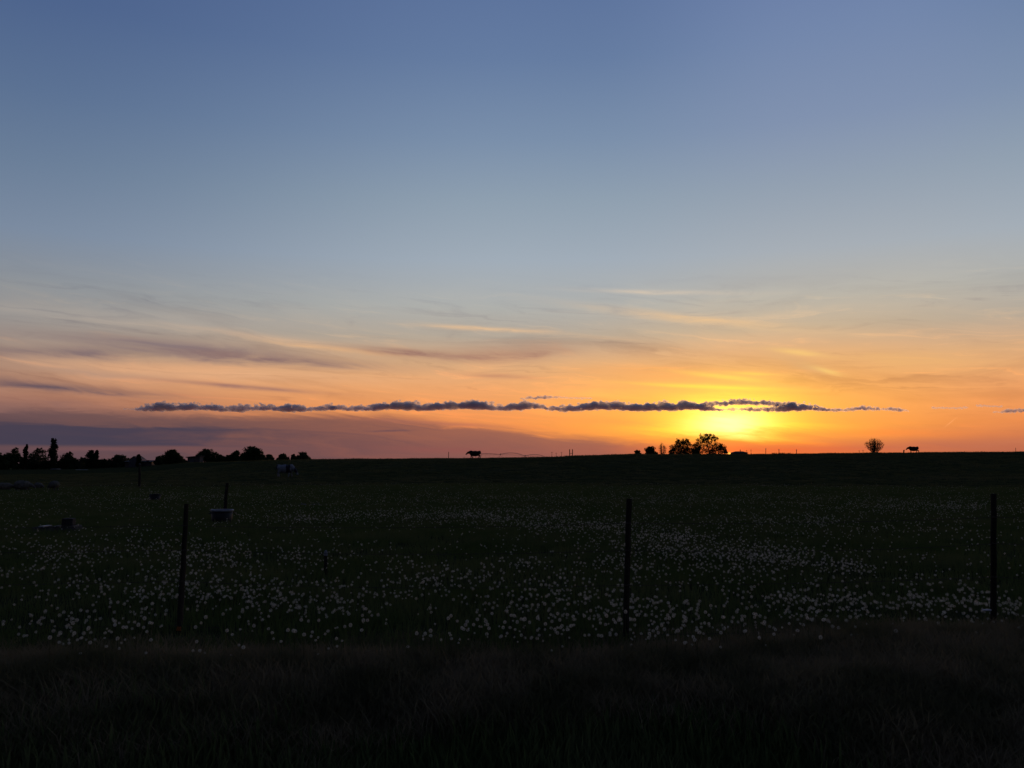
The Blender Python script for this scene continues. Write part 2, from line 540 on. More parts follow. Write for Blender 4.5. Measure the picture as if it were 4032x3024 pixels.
M['wool'] = mat('wool', (0.15, 0.13, 0.095), (0.09, 0.08, 0.06), 9.0, 1.0, 0.8, 40.0)
M['sheep_face'] = mat('sheep_face', (0.10, 0.09, 0.08), (0.06, 0.05, 0.045), 6.0)
M['rubber'] = mat('black_rubber', (0.012, 0.012, 0.013), (0.02, 0.02, 0.02), 6.0, 0.6)
M['rim'] = mat('pale_rim', (0.22, 0.23, 0.25), (0.15, 0.16, 0.17), 8.0, 0.5)
M['wood'] = mat('grey_wood', (0.11, 0.10, 0.09), (0.06, 0.055, 0.05), 5.0, 0.9, 0.4, 40.0)
M['block'] = mat('dark_block', (0.02, 0.018, 0.018), (0.03, 0.026, 0.024), 6.0, 0.8)
M['tarp'] = mat('blue_plastic', (0.015, 0.03, 0.12), (0.008, 0.015, 0.06), 3.0, 0.75)
M['roof'] = mat('dark_roof', (0.035, 0.030, 0.030), (0.05, 0.044, 0.042), 2.0, 0.9)
M['wall'] = mat('house_wall', (0.10, 0.095, 0.09), (0.075, 0.07, 0.068), 1.0, 0.9)
M['wall_dk'] = mat('shed_wall', (0.12, 0.09, 0.075), (0.08, 0.06, 0.05), 2.0, 0.9)
M['glass'] = mat('window_glass', (0.02, 0.022, 0.026), (0.03, 0.03, 0.034), 1.0, 0.15, spec=0.5)
M['steel'] = mat('galvanised_steel', (0.16, 0.16, 0.165), (0.10, 0.10, 0.105), 2.0, 0.6)
M['pale'] = mat('pale_paint', (0.55, 0.55, 0.55), (0.42, 0.42, 0.43), 3.0, 0.6)
M['orange'] = mat('orange_tag', (0.55, 0.16, 0.03), (0.40, 0.10, 0.02), 9.0, 0.6)
M['eye'] = mat('eye', (0.01, 0.008, 0.006), (0.015, 0.012, 0.01), 9.0, 0.2, spec=0.5)

wat = bpy.data.materials.new('tub_water'); wat.use_nodes = True
wp = wat.node_tree.nodes['Principled BSDF']
wp.inputs['Base Color'].default_value = (0.02, 0.03, 0.035, 1); wp.inputs['Roughness'].default_value = 0.03
M['water'] = wat

def patch_hide():
    m = bpy.data.materials.new('black_white_hide'); m.use_nodes = True
    t = m.node_tree; K = NT(t); p = t.nodes['Principled BSDF']; p.inputs['Roughness'].default_value = 0.85
    tcn = K.new('ShaderNodeTexCoord'); s = K.new('ShaderNodeSeparateXYZ'); t.links.new(tcn.outputs['Object'], s.inputs[0])
    X, Y, Z = s.outputs
    nz = K.sub(K.noise(tcn.outputs['Object'], 2.2, 3), 0.5)
    Xn = K.add(X, K.mul(nz, 0.45)); Zn = K.add(Z, K.mul(nz, 0.5))
    rump = K.sub(1.0, K.ss(Xn, -0.74, -0.70))
    mid = K.mul(K.ss(Xn, 0.18, 0.22), K.sub(1.0, K.ss(Xn, 0.62, 0.66)))
    head = K.ss(K.sub(Xn, K.mul(Zn, 0.25)), 0.84, 0.88)
    blk = K.m('MAXIMUM', K.m('MAXIMUM', rump, mid), head)
    leg = K.ss(Z, 0.48, 0.42)
    blk = K.mul(blk, K.sub(1.0, leg))
    t.links.new(K.mix(blk, (0.19, 0.19, 0.20), (0.010, 0.010, 0.012)), p.inputs['Base Color'])
    return m
M['holstein'] = patch_hide()

# ------------------------------------------------------------------ ground sheet
def build_ground():
    th = np.concatenate([np.arange(-180, -46, 3.0), np.arange(-46, 46, 0.22), np.arange(46, 180, 3.0)])
    rr = np.concatenate([np.arange(0.4, 9, 0.28), np.geomspace(9, 130, 90), np.arange(131.5, 330, 3.0), np.geomspace(335, 14000, 50)])
    T, Q = np.meshgrid(np.radians(th), rr)
    X = Q * np.sin(T); Y = Q * np.cos(T)
    Z = terrain(X, Y)
    nt, nr = len(th), len(rr)
    verts = np.stack([X, Y, Z], -1).reshape(-1, 3)
    vs = [tuple(v) for v in verts]
    fs = []
    for i in range(nr - 1):
        for j in range(nt):
            j2 = (j + 1) % nt
            fs.append((i * nt + j, (i + 1) * nt + j, (i + 1) * nt + j2, i * nt + j2))
    fs.append(tuple(range(nt - 1, -1, -1))[::-1])
    me = bpy.data.meshes.new('ground')
    me.from_pydata(vs, [], fs)
    me.update()
    o = link_mesh('ground', me, M['soil'], smooth=True)
    tag(o, kind='structure')
    return o
build_ground()

# ------------------------------------------------------------------ cumulus strip (real puffs 26 km out, dense vapour)
CLOUD_D = 26000.0
def cloud_vol():
    m = bpy.data.materials.new('cloud_vapour'); m.use_nodes = True
    t = m.node_tree; t.nodes.clear()
    v = t.nodes.new('ShaderNodeVolumePrincipled')
    v.inputs['Color'].default_value = (0.85, 0.86, 0.89, 1)
    v.inputs['Density'].default_value = 0.017
    v.inputs['Anisotropy'].default_value = 0.72
    o = t.nodes.new('ShaderNodeOutputMaterial')
    t.links.new(v.outputs[0], o.inputs['Volume'])
    return m
M['cloud'] = cloud_vol()
M['cloud_thin'] = cloud_vol(); M['cloud_thin'].name = 'thin_cloud_vapour'; M['cloud_thin'].node_tree.nodes['Principled Volume'].inputs['Density'].default_value = 0.016

def baked(o):
    dg = bpy.context.evaluated_depsgraph_get()
    dg.update()
    me = bpy.data.meshes.new_from_object(o.evaluated_get(dg))
    old = o.data
    o.modifiers.clear()
    o.data = me
    bpy.data.meshes.remove(old)
    return o

ICO = {}
def ico(sub):
    if sub not in ICO:
        bm = bmesh.new(); bmesh.ops.create_icosphere(bm, subdivisions=sub, radius=1.0)
        ICO[sub] = (np.array([v.co[:] for v in bm.verts]), [tuple(v.index for v in f.verts) for f in bm.faces])
        bm.free()
    return ICO[sub]

def blobs_mesh(name, blobs, sub=2):
    vs, fs = [], []; b = 0
    V, Fc = ico(sub)
    for c, r, rot in blobs:
        P = V * np.array(r)
        if rot is not None: P = P @ np.array(rot.to_matrix()).T
        P = P + np.array(c)
        vs.append(P); fs += [tuple(i + b for i in f) for f in Fc]; b += len(V)
    me = bpy.data.meshes.new(name)
    me.from_pydata([tuple(v) for v in np.concatenate(vs)], [], fs)
    me.update()
    return me

def cloud(label, prof, base_y, seed, rag=1.0, voxel=22.0, vap='cloud'):
    """prof: (pixel x, thickness in pixels of the photo above base_y) along the strip"""
    rnd = random.Random(seed)
    k = CLOUD_D / F_PX
    xs = [p[0] for p in prof]; hs = [p[1] * (0.86 if vap == 'cloud' else 1.0) for p in prof]
    bl = []
    x = xs[0]
    c0 = ray((xs[0] + xs[-1]) / 2, base_y)
    org = Vector((0, 0, EYE)) + c0 * (CLOUD_D / c0.y)
    while x < xs[-1]:
        h = float(np.interp(x, xs, hs))
        if h > 1.2:
            d = ray(x, base_y + 3.0 * math.sin(x * 0.021 + seed) + rnd.gauss(0, 1.6))
            p = Vector((0, 0, EYE)) + d * (CLOUD_D / d.y) - org
            n = 1 if h < 10 else (2 if h < 24 else 3)
            for q in range(n):
                hh = h * k
                r = max(hh * rnd.uniform(0.26, 0.44), 24.0)
                zc = r * 0.7 + max(0, hh - 1.5 * r) * rnd.random() ** 1.2
                if q == 0: zc = r * 0.6
                bl.append(((p.x + rnd.gauss(0, 14), p.y + rnd.gauss(0, hh * 0.5 if h > 10 else 6), p.z + max(zc, 0)), (r * rnd.uniform(1.0, 1.7), r * 1.4, r * rnd.uniform(0.7, 0.95)), None))
                if rnd.random() < 0.55 * rag and h > 12:      # little turret
                    r2 = r * rnd.uniform(0.25, 0.5)
                    bl.append(((p.x + rnd.gauss(0, r), p.y + rnd.gauss(0, r), p.z + hh * rnd.uniform(0.75, 1.08)), (r2 * 1.4, r2 * 1.4, r2), None))
        x += max(h * 0.24, 1.6)
    me = blobs_mesh('cloud', bl, 2)
    o = link_mesh('cloud', me, M[vap])
    o.location = org
    rm = o.modifiers.new('union', 'REMESH'); rm.mode = 'VOXEL'; rm.voxel_size = voxel
    thin = max(hs) < 12
    for nm, sz, st in ((('lumps', 190.0, 80.0), ('frays', 70.0, 46.0)) if not thin else (('lumps', 90.0, 18.0),)):
        tx = bpy.data.textures.new(nm + label[:6], 'CLOUDS'); tx.noise_scale = sz; tx.noise_depth = 2
        ds = o.modifiers.new(nm, 'DISPLACE'); ds.texture = tx; ds.strength = st; ds.mid_level = 0.47 if vap == 'cloud' else 0.45; ds.texture_coords = 'GLOBAL'
    baked(o)
    if not o.data.materials: o.data.materials.append(M[vap])
    tag(o, label, 'cloud', 'strip of small clouds above the horizon')
    return o

cloud('left end of the dark cumulus strip, ragged with a tall lump', [(488, 5), (520, 9), (545, 14), (575, 24), (600, 28), (630, 39), (650, 36), (690, 27), (740, 30), (800, 23), (850, 29), (890, 20)], 1615, 1)
cloud('low middle-left piece of the dark cumulus strip', [(874, 14), (905, 20), (950, 29), (990, 21), (1040, 28), (1100, 25), (1140, 33), (1190, 29), (1215, 15), (1260, 22), (1300, 29), (1322, 16)], 1617, 2)
cloud('small double-humped cloud between two longer pieces of the strip', [(1304, 14), (1345, 25), (1370, 15), (1400, 29), (1430, 23), (1480, 29), (1515, 34), (1528, 18)], 1614, 3)
cloud('long dark billowing cumulus piece left of centre', [(1520, 18), (1560, 35), (1640, 33), (1700, 29), (1760, 37), (1800, 27), (1860, 39), (1920, 35), (1960, 25), (2020, 29), (2070, 33), (2110, 25), (2150, 14)], 1612, 4)
cloud('longest dark cloud of the strip, reaching over the sun glow', [(2154, 15), (2200, 24), (2260, 32), (2300, 39), (2360, 33), (2440, 37), (2520, 33), (2600, 36), (2680, 37), (2740, 33), (2800, 22), (2840, 10)], 1615, 5, 0.5, 20.0)
cloud('thin tail of dark cloud stretching right above the sun', [(2765, 16), (2850, 18), (2930, 22), (3000, 18), (3080, 15), (3120, 12), (3155, 6)], 1594, 6, 0.4, 14.0, 'cloud_thin')
cloud('low dark cloud crossing the glow just right of the sun', [(2825, 6), (2900, 9), (2980, 14), (3060, 20), (3115, 35), (3140, 28), (3180, 24), (3230, 18), (3265, 10)], 1617, 7, 0.8, 14.0, 'cloud_thin')
cloud('flat dark sliver of cloud right of the sun glow', [(3240, 9), (3300, 12), (3320, 9), (3350, 14), (3400, 17), (3440, 14), (3455, 9), (3480, 10), (3530, 13), (3575, 7)], 1616, 8, 0.2, 11.0, 'cloud_thin')
cloud('small wisp of cloud above the middle of the strip', [(2048, 3), (2080, 12), (2130, 14), (2170, 12), (2192, 3)], 1570, 9, 0.6, 11.0)
cloud('tiny broken wisp of cloud above the strip, nearest the glow', [(2196, 3), (2225, 8), (2262, 9), (2285, 4), (2300, 10), (2330, 3)], 1567, 10, 0.6, 11.0)
cloud('faint sliver of cloud between the strip and the right edge', [(3670, 2), (3720, 6), (3780, 5), (3810, 2)], 1606, 11, 0.2, 11.0)
cloud('upper thin sliver of cloud by the right edge', [(3845, 2), (3880, 6), (3930, 5), (3945, 2)], 1602, 12, 0.2, 11.0)
cloud('flat dark cloud at the right edge of the picture', [(3910, 3), (3960, 14), (4040, 17), (4120, 16), (4190, 10), (4230, 3)], 1622, 13, 0.2, 20.0)

# ------------------------------------------------------------------ trees
def rvec(rnd):
    while True:
        v = Vector((rnd.uniform(-1, 1), rnd.uniform(-1, 1), rnd.uniform(-1, 1)))
        if 0.05 < v.length < 1: return v.normalized()

def tree(name, label, cat, px, wpx, top_y, depth, kind, seed, lobes=None, dens=1.0, leaf='leaf', group=None, base_y=None):
    """a tree whose crown spans wpx photo pixels, its top at top_y, standing at the given depth"""
    rnd = random.Random(seed)
    base, H = at_depth(px, top_y, depth)
    w = wpx * depth / F_PX
    t = empty(name, base)
    tag(t, label, cat, group)
    tb = MB(); lv = []; lf = []
    leaf_s = max(0.16, depth / 1150.0)
    def leaves(c, rad, n):
        for _ in range(n):
            p = c + rvec(rnd) * rad * rnd.random() ** 0.5
            a = rvec(rnd); b2 = a.cross(rvec(rnd)).normalized()
            s = leaf_s * rnd.uniform(0.55, 1.2)
            b = len(lv)
            lv.extend([tuple(p - a * s), tuple(p + b2 * s * 0.45), tuple(p + a * s), tuple(p - b2 * s * 0.45)])
            lf.append((b, b + 1, b + 2, b + 3))
    if lobes is None:
        lobes = []
        if kind == 'round':
            n = rnd.randint(9, 12)
            for i in range(n):
                an = rnd.uniform(0, 2 * math.pi); rr = rnd.random() ** 0.6
                z = rnd.uniform(0.34, 0.86)
                spread = math.sin(min(1.0, (1.06 - z) / 0.62) * math.pi / 2) if z > 0.5 else 0.85 + 0.15 * z
                lobes.append((math.cos(an) * rr * 0.34 * spread, math.sin(an) * rr * 0.34 * spread, z * 0.92, rnd.uniform(0.15, 0.23)))
            lobes.append((rnd.uniform(-0.1, 0.1), 0, 0.86, 0.16))
            if group == G1 or dens > 1.4:
                for i in range(8): lobes.append((rnd.uniform(-0.42, 0.42), rnd.uniform(-0.3, 0.3), rnd.uniform(0.10, 0.34), rnd.uniform(0.15, 0.2)))
            for sx in (-1, 1): lobes.append((sx * 0.33, rnd.uniform(-.1, .1), rnd.uniform(0.36, 0.55), 0.17))
        elif kind == 'column':
            for i in range(12):
                z = 0.1 + 0.84 * i / 11
                lobes.append((rnd.uniform(-0.16, 0.16), rnd.uniform(-0.16, 0.16), z, (0.40 if z < 0.75 else 0.40 - (z - 0.75) * 1.3)))
        elif kind == 'bush':
            for i in range(9):
                an = rnd.uniform(0, 2 * math.pi)
                lobes.append((math.cos(an) * rnd.random() * 0.32, math.sin(an) * rnd.random() * 0.32, rnd.uniform(0.15, 0.75), rnd.uniform(0.18, 0.26)))
            lobes.append((0, 0, 0.8, 0.2))
            for i in range(6): lobes.append((-0.36 + 0.144 * i, rnd.uniform(-0.2, 0.2), rnd.uniform(0.12, 0.42), rnd.uniform(0.16, 0.2)))
    # trunk
    tr = max(0.06, min(0.35, H * 0.028))
    if kind in ('round', 'column'):
        pts = [Vector((rnd.uniform(-1, 1) * w * 0.02 * i, rnd.uniform(-1, 1) * w * 0.02 * i, H * z)) for i, z in enumerate((-0.02, 0.15, 0.35, 0.6, 0.85 if kind == 'round' else 0.97))]
        tb.tube(pts, [tr * 1.25, tr, tr * 0.8, tr * 0.5, tr * 0.12], 7)
    for (lx, ly, lz, lr) in lobes:
        c = Vector((lx * w, ly * w, lz * H))
        rad = lr * w
        zlo = max(0.12, lz - 0.35) if kind == 'round' else (max(0.02, lz - 0.12) if kind == 'column' else 0.0)
        s = Vector((0 if kind != 'bush' else c.x * 0.15, 0 if kind != 'bush' else c.y * 0.15, H * zlo))
        midp = s.lerp(c, 0.5) + Vector((rnd.uniform(-1, 1), rnd.uniform(-1, 1), rnd.uniform(0, 1))) * rad * 0.2
        lrad = tr * (0.42 if kind != 'bush' else 0.3)
        tb.tube([s, midp, c], [lrad, lrad * 0.7, lrad * 0.3], 5, False)
        zs = 1.0 if kind != 'column' else 1.5 * (H / w) * 0.10 / max(lr, .05)
        vol = 4.19 * rad ** 3
        ntw = int(min(70, max(12, 26 * dens)))
        for _ in range(ntw):
            q = rvec(rnd) * rnd.uniform(0.45, 1.0)
            e = c + Vector((q.x * rad, q.y * rad, q.z * rad * 0.9 * (zs if kind == 'column' else 1.0)))
            if e.z > H: e.z = H - rnd.random() * 0.1 * rad
            if e.z < 0.05 * H: e.z = 0.05 * H
            tb.tube([c, c.lerp(e, 0.55) + rvec(rnd) * rad * 0.08, e], [lrad * 0.28, lrad * 0.16, lrad * 0.05], 3, False)
            leaves(e, rad * 0.30, int(9 * min(dens, 1.0) + 4))
    tb.build('trunk', M['bark'], t)
    me = bpy.data.meshes.new('crown'); me.from_pydata(lv, [], lf); me.update()
    link_mesh('crown', me, M[leaf], t)
    return t

G1 = 'trees along the left horizon'
LD = 250.0
tree('broadleaf_tree', 'dark broad tree cut by the left edge of the picture', 'tree', 2, 84, 1783, 255, 'round', 11, dens=1.6, group=G1)
tree('broadleaf_tree', 'dense rounded tree left of the shorter pointed conifer', 'tree', 55, 78, 1762, 262, 'round', 12, dens=1.6, group=G1)
tree('conifer_tree', 'short narrow conifer between two rounded trees, left of the tall poplar', 'tree', 103, 19, 1750, 250, 'column', 13, dens=1.4, leaf='leaf_ever', group=G1)
tree('broadleaf_tree', 'loose pale-green tree directly left of the tall poplar', 'tree', 152, 84, 1764, 266, 'round', 14, dens=1.1, leaf='leaf_pale', group=G1)
tree('poplar_tree', 'tallest narrow dark poplar on the left horizon', 'tree', 211, 36, 1727, 245, 'column', 15, dens=1.8, leaf='leaf_ever', group=G1)
tree('broadleaf_tree', 'low spreading tree directly right of the tall poplar', 'tree', 268, 76, 1778, 258, 'round', 16, dens=1.4, group=G1)
tree('bush', 'low bush left of the twin-topped conifer', 'bush', 322, 46, 1799, 258, 'bush', 17, dens=1.2, leaf='leaf_pale', group=G1)
tree('conifer_tree', 'left trunk of the twin-topped dark conifer pair', 'tree', 357, 36, 1774, 248, 'column', 18, dens=1.5, leaf='leaf_ever', group=G1)
tree('conifer_tree', 'right trunk of the twin-topped dark conifer pair', 'tree', 381, 27, 1773, 246, 'column', 19, dens=1.5, leaf='leaf_ever', group=G1)
tree('bush', 'low bush right of the twin-topped conifer pair', 'bush', 410, 40, 1806, 256, 'bush', 20, dens=1.2, group=G1)
tree('broadleaf_tree', 'smooth rounded tree left of the long dark house roof', 'tree', 473, 96, 1794, 262, 'round', 21, dens=1.5, leaf='leaf_pale', group=G1)
tree('conifer_tree', 'small pointed conifer rising before the long dark house roof', 'tree', 546, 19, 1790, 240, 'column', 22, dens=1.4, leaf='leaf_ever', group=G1)
tree('broadleaf_tree', 'small tree at the right end of the long house roof', 'tree', 627, 42, 1796, 242, 'round', 23, dens=1.5, group=G1)
tree('broadleaf_tree', 'broad dark flat-sided tree between the house roof and the shed', 'tree', 678, 92, 1773, 236, 'round', 24, dens=2.0, group=G1)
tree('bush', 'tiny sapling in the gap left of the tilted shed', 'bush', 725, 20, 1808, 236, 'bush', 25, dens=0.8, group=G1)
tree('broadleaf_tree', 'domed dark tree leaning over the shed', 'tree', 816, 92, 1770, 238, 'round', 26, dens=2.0, group=G1)
tree('bush', 'low dark bush right of the domed tree by the shed', 'bush', 868, 44, 1792, 236, 'bush', 27, dens=1.4, group=G1)
tree('bush', 'low dark bush left of the biggest rounded tree group', 'bush', 898, 36, 1792, 230, 'bush', 28, dens=1.4, group=G1)
tree('broadleaf_tree', 'rounded tree touching the left side of the biggest dark tree', 'tree', 931, 68, 1776, 226, 'round', 29, dens=1.8, group=G1)
tree('broadleaf_tree', 'biggest rounded dark tree of the left horizon, above the spotted cow', 'tree', 994, 90, 1759, 220, 'round', 30, dens=2.0, group=G1)
tree('bush', 'low bush at the right foot of the biggest dark tree', 'bush', 1058, 46, 1791, 216, 'bush', 31, dens=1.4, group=G1)
tree('bush', 'two-lobed bush behind the field edge, left of a small round bush', 'bush', 1112, 58, 1788, 212, 'bush', 32, dens=1.3, group=G1)
tree('bush', 'small round bush between two larger bushes at the field edge', 'bush', 1157, 22, 1785, 212, 'bush', 33, dens=1.2, group=G1)
tree('bush', 'rightmost bush of the left horizon row', 'bush', 1197, 62, 1782, 210, 'bush', 34, dens=1.3, group=G1)
hr = random.Random(99)
for i, hx in enumerate((18, 92, 128, 182, 236, 300, 338, 398, 432, 506, 560, 596, 650, 716, 842, 884, 960, 1028)):
    tree('bush', 'low dark scrub bush at the foot of the left tree row', 'bush', hx, hr.uniform(46, 66), hr.uniform(1812, 1824) - (6 if hx < 500 else 0) - (8 if hx > 860 else 0), 262 if hx < 640 else 244, 'bush', 300 + i, dens=1.2, leaf='leaf_ever', group='scrub at the foot of the left tree row')
G2 = 'trees on the ridge by the setting sun'
tree('bush', 'small airy bush alone, leftmost of the trees near the sun', 'bush', 2508, 32, 1772, 380, 'bush', 41, dens=0.7, group=G2)
tree('bush', 'low dark bush left of the twiggy upright shrub', 'bush', 2562, 56, 1757, 385, 'bush', 42, dens=1.3, group=G2)
tree('broadleaf_tree', 'dense dark rounded tree left of the large open tree near the sun', 'tree', 2690, 116, 1729, 390, 'round', 43, lobes=[(-.25, .05, .52, .19), (0, 0, .60, .22), (.25, -.05, .48, .19), (-.13, 0, .80, .15), (.12, .05, .84, .14), (-.38, 0, .30, .14), (.38, 0, .30, .15), (0, .1, .35, .22), (-.2, -.1, .25, .2), (.2, .1, .22, .2), (0, 0, .12, .2), (-.4, 0, .13, .12), (.44, 0, .12, .12)], dens=1.7, group=G2)
tree('broadleaf_tree', 'large open-crowned tree with sky showing through, beside the sun', 'tree', 2790, 128, 1711, 395, 'round', 44,
     lobes=[(-0.10, 0, 0.88, 0.190), (0.03, 0.05, 0.92, 0.146), (-0.26, -0.05, 0.72, 0.168), (0.18, 0.05, 0.82, 0.123), (-0.05, 0.1, 0.70, 0.146),
            (0.30, 0, 0.50, 0.168), (-0.32, 0.05, 0.50, 0.146), (0.12, -0.1, 0.50, 0.157), (0.40, 0.05, 0.32, 0.146), (-0.18, -0.1, 0.40, 0.146),
            (0.24, 0.1, 0.28, 0.157), (-0.36, 0, 0.28, 0.134), (0.50, 0, 0.22, 0.078), (0.02, 0.05, 0.32, 0.146), (-0.42, 0, 0.40, 0.134), (0.36, -0.1, 0.40, 0.134), (-0.30, 0.1, 0.14, 0.146), (0.1, 0, 0.14, 0.157), (0.36, 0, 0.12, 0.134)], dens=1.0, group=G2)

def twig_shrub(name, label, px, wpx, top_y, depth, seed, nst, leafn, fan):
    """multi-stemmed shrub, thin stems fanning up from one foot"""
    rnd = random.Random(seed)
    base, H = at_depth(px, top_y, depth)
    w = wpx * depth / F_PX
    t = empty(name, base); tag(t, label, 'shrub', G2)
    tb = MB(); lv = []; lf = []
    s0 = depth / 1500.0
    for i in range(nst):
        a = rnd.uniform(0, 2 * math.pi); k = rnd.random() ** 0.7
        hx = math.cos(a) * k * w * 0.5; hy = math.sin(a) * k * w * 0.5
        h = H * (rnd.uniform(0.8, 1.0) * math.sqrt(max(0.1, 1 - 0.62 * k * k)))
        p0 = Vector((hx * 0.12, hy * 0.12, -0.05)); p1 = Vector((hx * fan, hy * fan, h * 0.5)); p2 = Vector((hx, hy, h))
        tb.tube([p0, p1, p2], [0.03 * depth / 170, 0.02 * depth / 170, 0.008 * depth / 170], 4, False)
        for j in range(leafn):
            f = rnd.uniform(0.25, 1.0)
            p = (p0.lerp(p1, f * 2) if f < 0.5 else p1.lerp(p2, f * 2 - 1)) + rvec(rnd) * w * 0.06 * rnd.random()
            e = p + Vector((rvec(rnd).x, rvec(rnd).y, 0.6)) * w * 0.05
            if j % 3 == 0: tb.tube([p, e], [0.008 * depth / 170, 0.004 * depth / 170], 3, False)
            u = rvec(rnd); v = u.cross(rvec(rnd)).normalized(); s = s0 * rnd.uniform(0.5, 1.1); b = len(lv)
            lv.extend([tuple(e - u * s), tuple(e + v * s * 0.45), tuple(e + u * s), tuple(e - v * s * 0.45)]); lf.append((b, b + 1, b + 2, b + 3))
    tb.build('stem', M['bark'], t)
    me = bpy.data.meshes.new('foliage'); me.from_pydata(lv, [], lf); me.update()
    link_mesh('foliage', me, M['leaf'], t)
    return t
twig_shrub('twiggy_shrub', 'upright twiggy shrub with bare tops, right of a low dark bush near the sun', 2606, 34, 1742, 386, 51, 34, 10, 0.9)
twig_shrub('fan_shrub', 'lone fan-shaped shrub on the ridge, left of the right-hand cow', 3442, 80, 1725, 165, 52, 80, 26, 0.72)

# ------------------------------------------------------------------ buildings
def gable_house(name, label, px0, px1, ridge_y, depth, wall_h, dep, wallm, rz=0.0, chimney=None, hip=0.0, gable=None, tilt=0.0):
    base0, H = at_depth((px0 + px1) / 2, ridge_y, depth)
    w = (px1 - px0) * depth / F_PX
    t = empty(name, base0, rz); tag(t, label, 'building')
    wh = min(wall_h, H * 0.75)
    wl = MB(); wl.box((0, 0, wh / 2 - 0.2), (w * 0.94, dep * 0.92, wh + 0.4))
    if not hip:
        for s in (-1, 1):
            x = s * w * 0.465
            wl.face([(x, -dep * 0.46, wh), (x, dep * 0.46, wh), (x, 0, H - 0.15)])
    wo_ = wl.build('wall', wallm, t)
    rf = MB()
    hw, hd = w / 2, dep / 2
    x1 = hw * (1 - hip)
    ev = wh - 0.12
    th = 0.14
    def slab(a):
        b = len(rf.v)
        rf.v.extend(a); rf.v.extend([(p[0], p[1], p[2] + th) for p in a])
        n = len(a)
        rf.f.append(tuple(range(b + n - 1, b - 1, -1))); rf.f.append(tuple(range(b + n, b + 2 * n)))
        for i in range(n):
            j = (i + 1) % n
            rf.f.append((b + i, b + j, b + n + j, b + n + i))
    zt = H - th
    slab([(-hw, -hd, ev), (hw, -hd, ev), (x1, 0, zt), (-x1, 0, zt)])
    slab([(hw, hd, ev), (-hw, hd, ev), (-x1, 0, zt), (x1, 0, zt)])
    if hip:
        slab([(hw, -hd, ev), (hw, hd, ev), (x1, 0, zt)]); slab([(-hw, hd, ev), (-hw, -hd, ev), (-x1, 0, zt)])
    ro = rf.build('roof', M['roof'], t)
    if chimney:
        cx, chh, cr = chimney
        MB().box((cx * w, 0, H + chh / 2 - 0.3), (cr, cr, chh + 0.6)).build('chimney', M['roof'], ro)
    n = max(1, int(w / 4))
    for i in range(n):
        x = (-0.5 + (i + 0.5) / n) * w * 0.8
        fr = MB().box((x, -dep * 0.46 - 0.02, wh * 0.55), (1.2, 0.08, 1.1)).build('window', M['wall_dk'], t)
        MB().box((x, -dep * 0.46 - 0.065, wh * 0.55), (1.0, 0.03, 0.9)).build('pane', M['glass'], fr)
    dr = MB().box((w * 0.44 - 0.9 if w > 5 else w * 0.22, -dep * 0.46 - 0.02, 0.9), (0.85, 0.07, 1.95)).build('door', M['wall_dk'], t)
    MB().box((w * 0.44 - 1.2 if w > 5 else w * 0.22 - 0.3, -dep * 0.46 - 0.08, 0.95), (0.06, 0.06, 0.06)).build('handle', M['steel'], dr)
    return t, w, wh, H, dep
t, w, wh, H, dep = gable_house('farmhouse', 'low farmhouse with a long dark roof among the left trees', 512, 622, 1812, 248, 2.6, 8.0, M['wall_dk'])
gb = MB()   # pale cross gable towards the road
gx = -w * 0.06
gb.box((gx, -dep * 0.46 - 0.9, 0.9), (2.8, 1.8, 2.2)); gb.face([(gx - 1.4, -dep * 0.46 - 1.8, 2.0), (gx + 1.4, -dep * 0.46 - 1.8, 2.0), (gx, -dep * 0.46 - 1.8, 2.9)])
porch = gb.build('porch', M['wall'], t)
MB().face([(gx - 1.6, -dep * 0.46 - 2.0, 1.95), (gx, -dep * 0.46 - 2.0, 3.05), (gx, -0.5, 3.05), (gx - 1.6, -0.5, 1.95)]).face([(gx + 1.6, -dep * 0.46 - 2.0, 1.95), (gx + 1.6, -0.5, 1.95), (gx, -0.5, 3.05), (gx, -dep * 0.46 - 2.0, 3.05)]).build('porch_roof', M['wall'], porch)
# shed with a mono-pitch roof rising to the right
b0, Hs = at_depth(770, 1797, 232)
ws = 52 * 232 / F_PX
sh = empty('shed', b0); tag(sh, 'small tilted-roof shed tucked under the domed tree', 'building')
s_ = MB()
hl, hr = Hs * 0.80, Hs * 0.97
s_.v = [(-ws * .42, -1.4, -.3), (ws * .46, -1.4, -.3), (ws * .46, 1.4, -.3), (-ws * .42, 1.4, -.3), (-ws * .46, -1.4, hl), (ws * .46, -1.4, hr), (ws * .46, 1.4, hr), (-ws * .46, 1.4, hl)]
s_.f = [(0, 3, 2, 1), (4, 5, 6, 7), (0, 1, 5, 4), (1, 2, 6, 5), (2, 3, 7, 6), (3, 0, 4, 7)]
s_.build('wall', M['wall_dk'], sh)
r_ = MB()
r_.v = [(-ws * .56, -1.8, hl + .01), (ws * .54, -1.8, hr + .03), (ws * .54, 1.8, hr + .03), (-ws * .56, 1.8, hl + .01)]
r_.v += [(p[0], p[1], p[2] + 0.22) for p in r_.v[:4]]
r_.f = [(0, 3, 2, 1), (4, 5, 6, 7), (0, 1, 5, 4), (1, 2, 6, 5), (2, 3, 7, 6), (3, 0, 4, 7)]
r_.build('roof', M['roof'], sh)
MB().box((-ws * 0.1, -1.43, hl * 0.42), (1.1, 0.08, hl * 0.8)).build('door', M['wall'], sh)
# the hipped roof that hides half of the sun
gable_house('hip_roof_house', 'hip-roofed house just right of the sun, only its roof above the ridge', 2880, 2940, 1777, 520, 3.0, 7.0, M['wall_dk'], chimney=(0.08, 1.1, 0.35), hip=0.52)
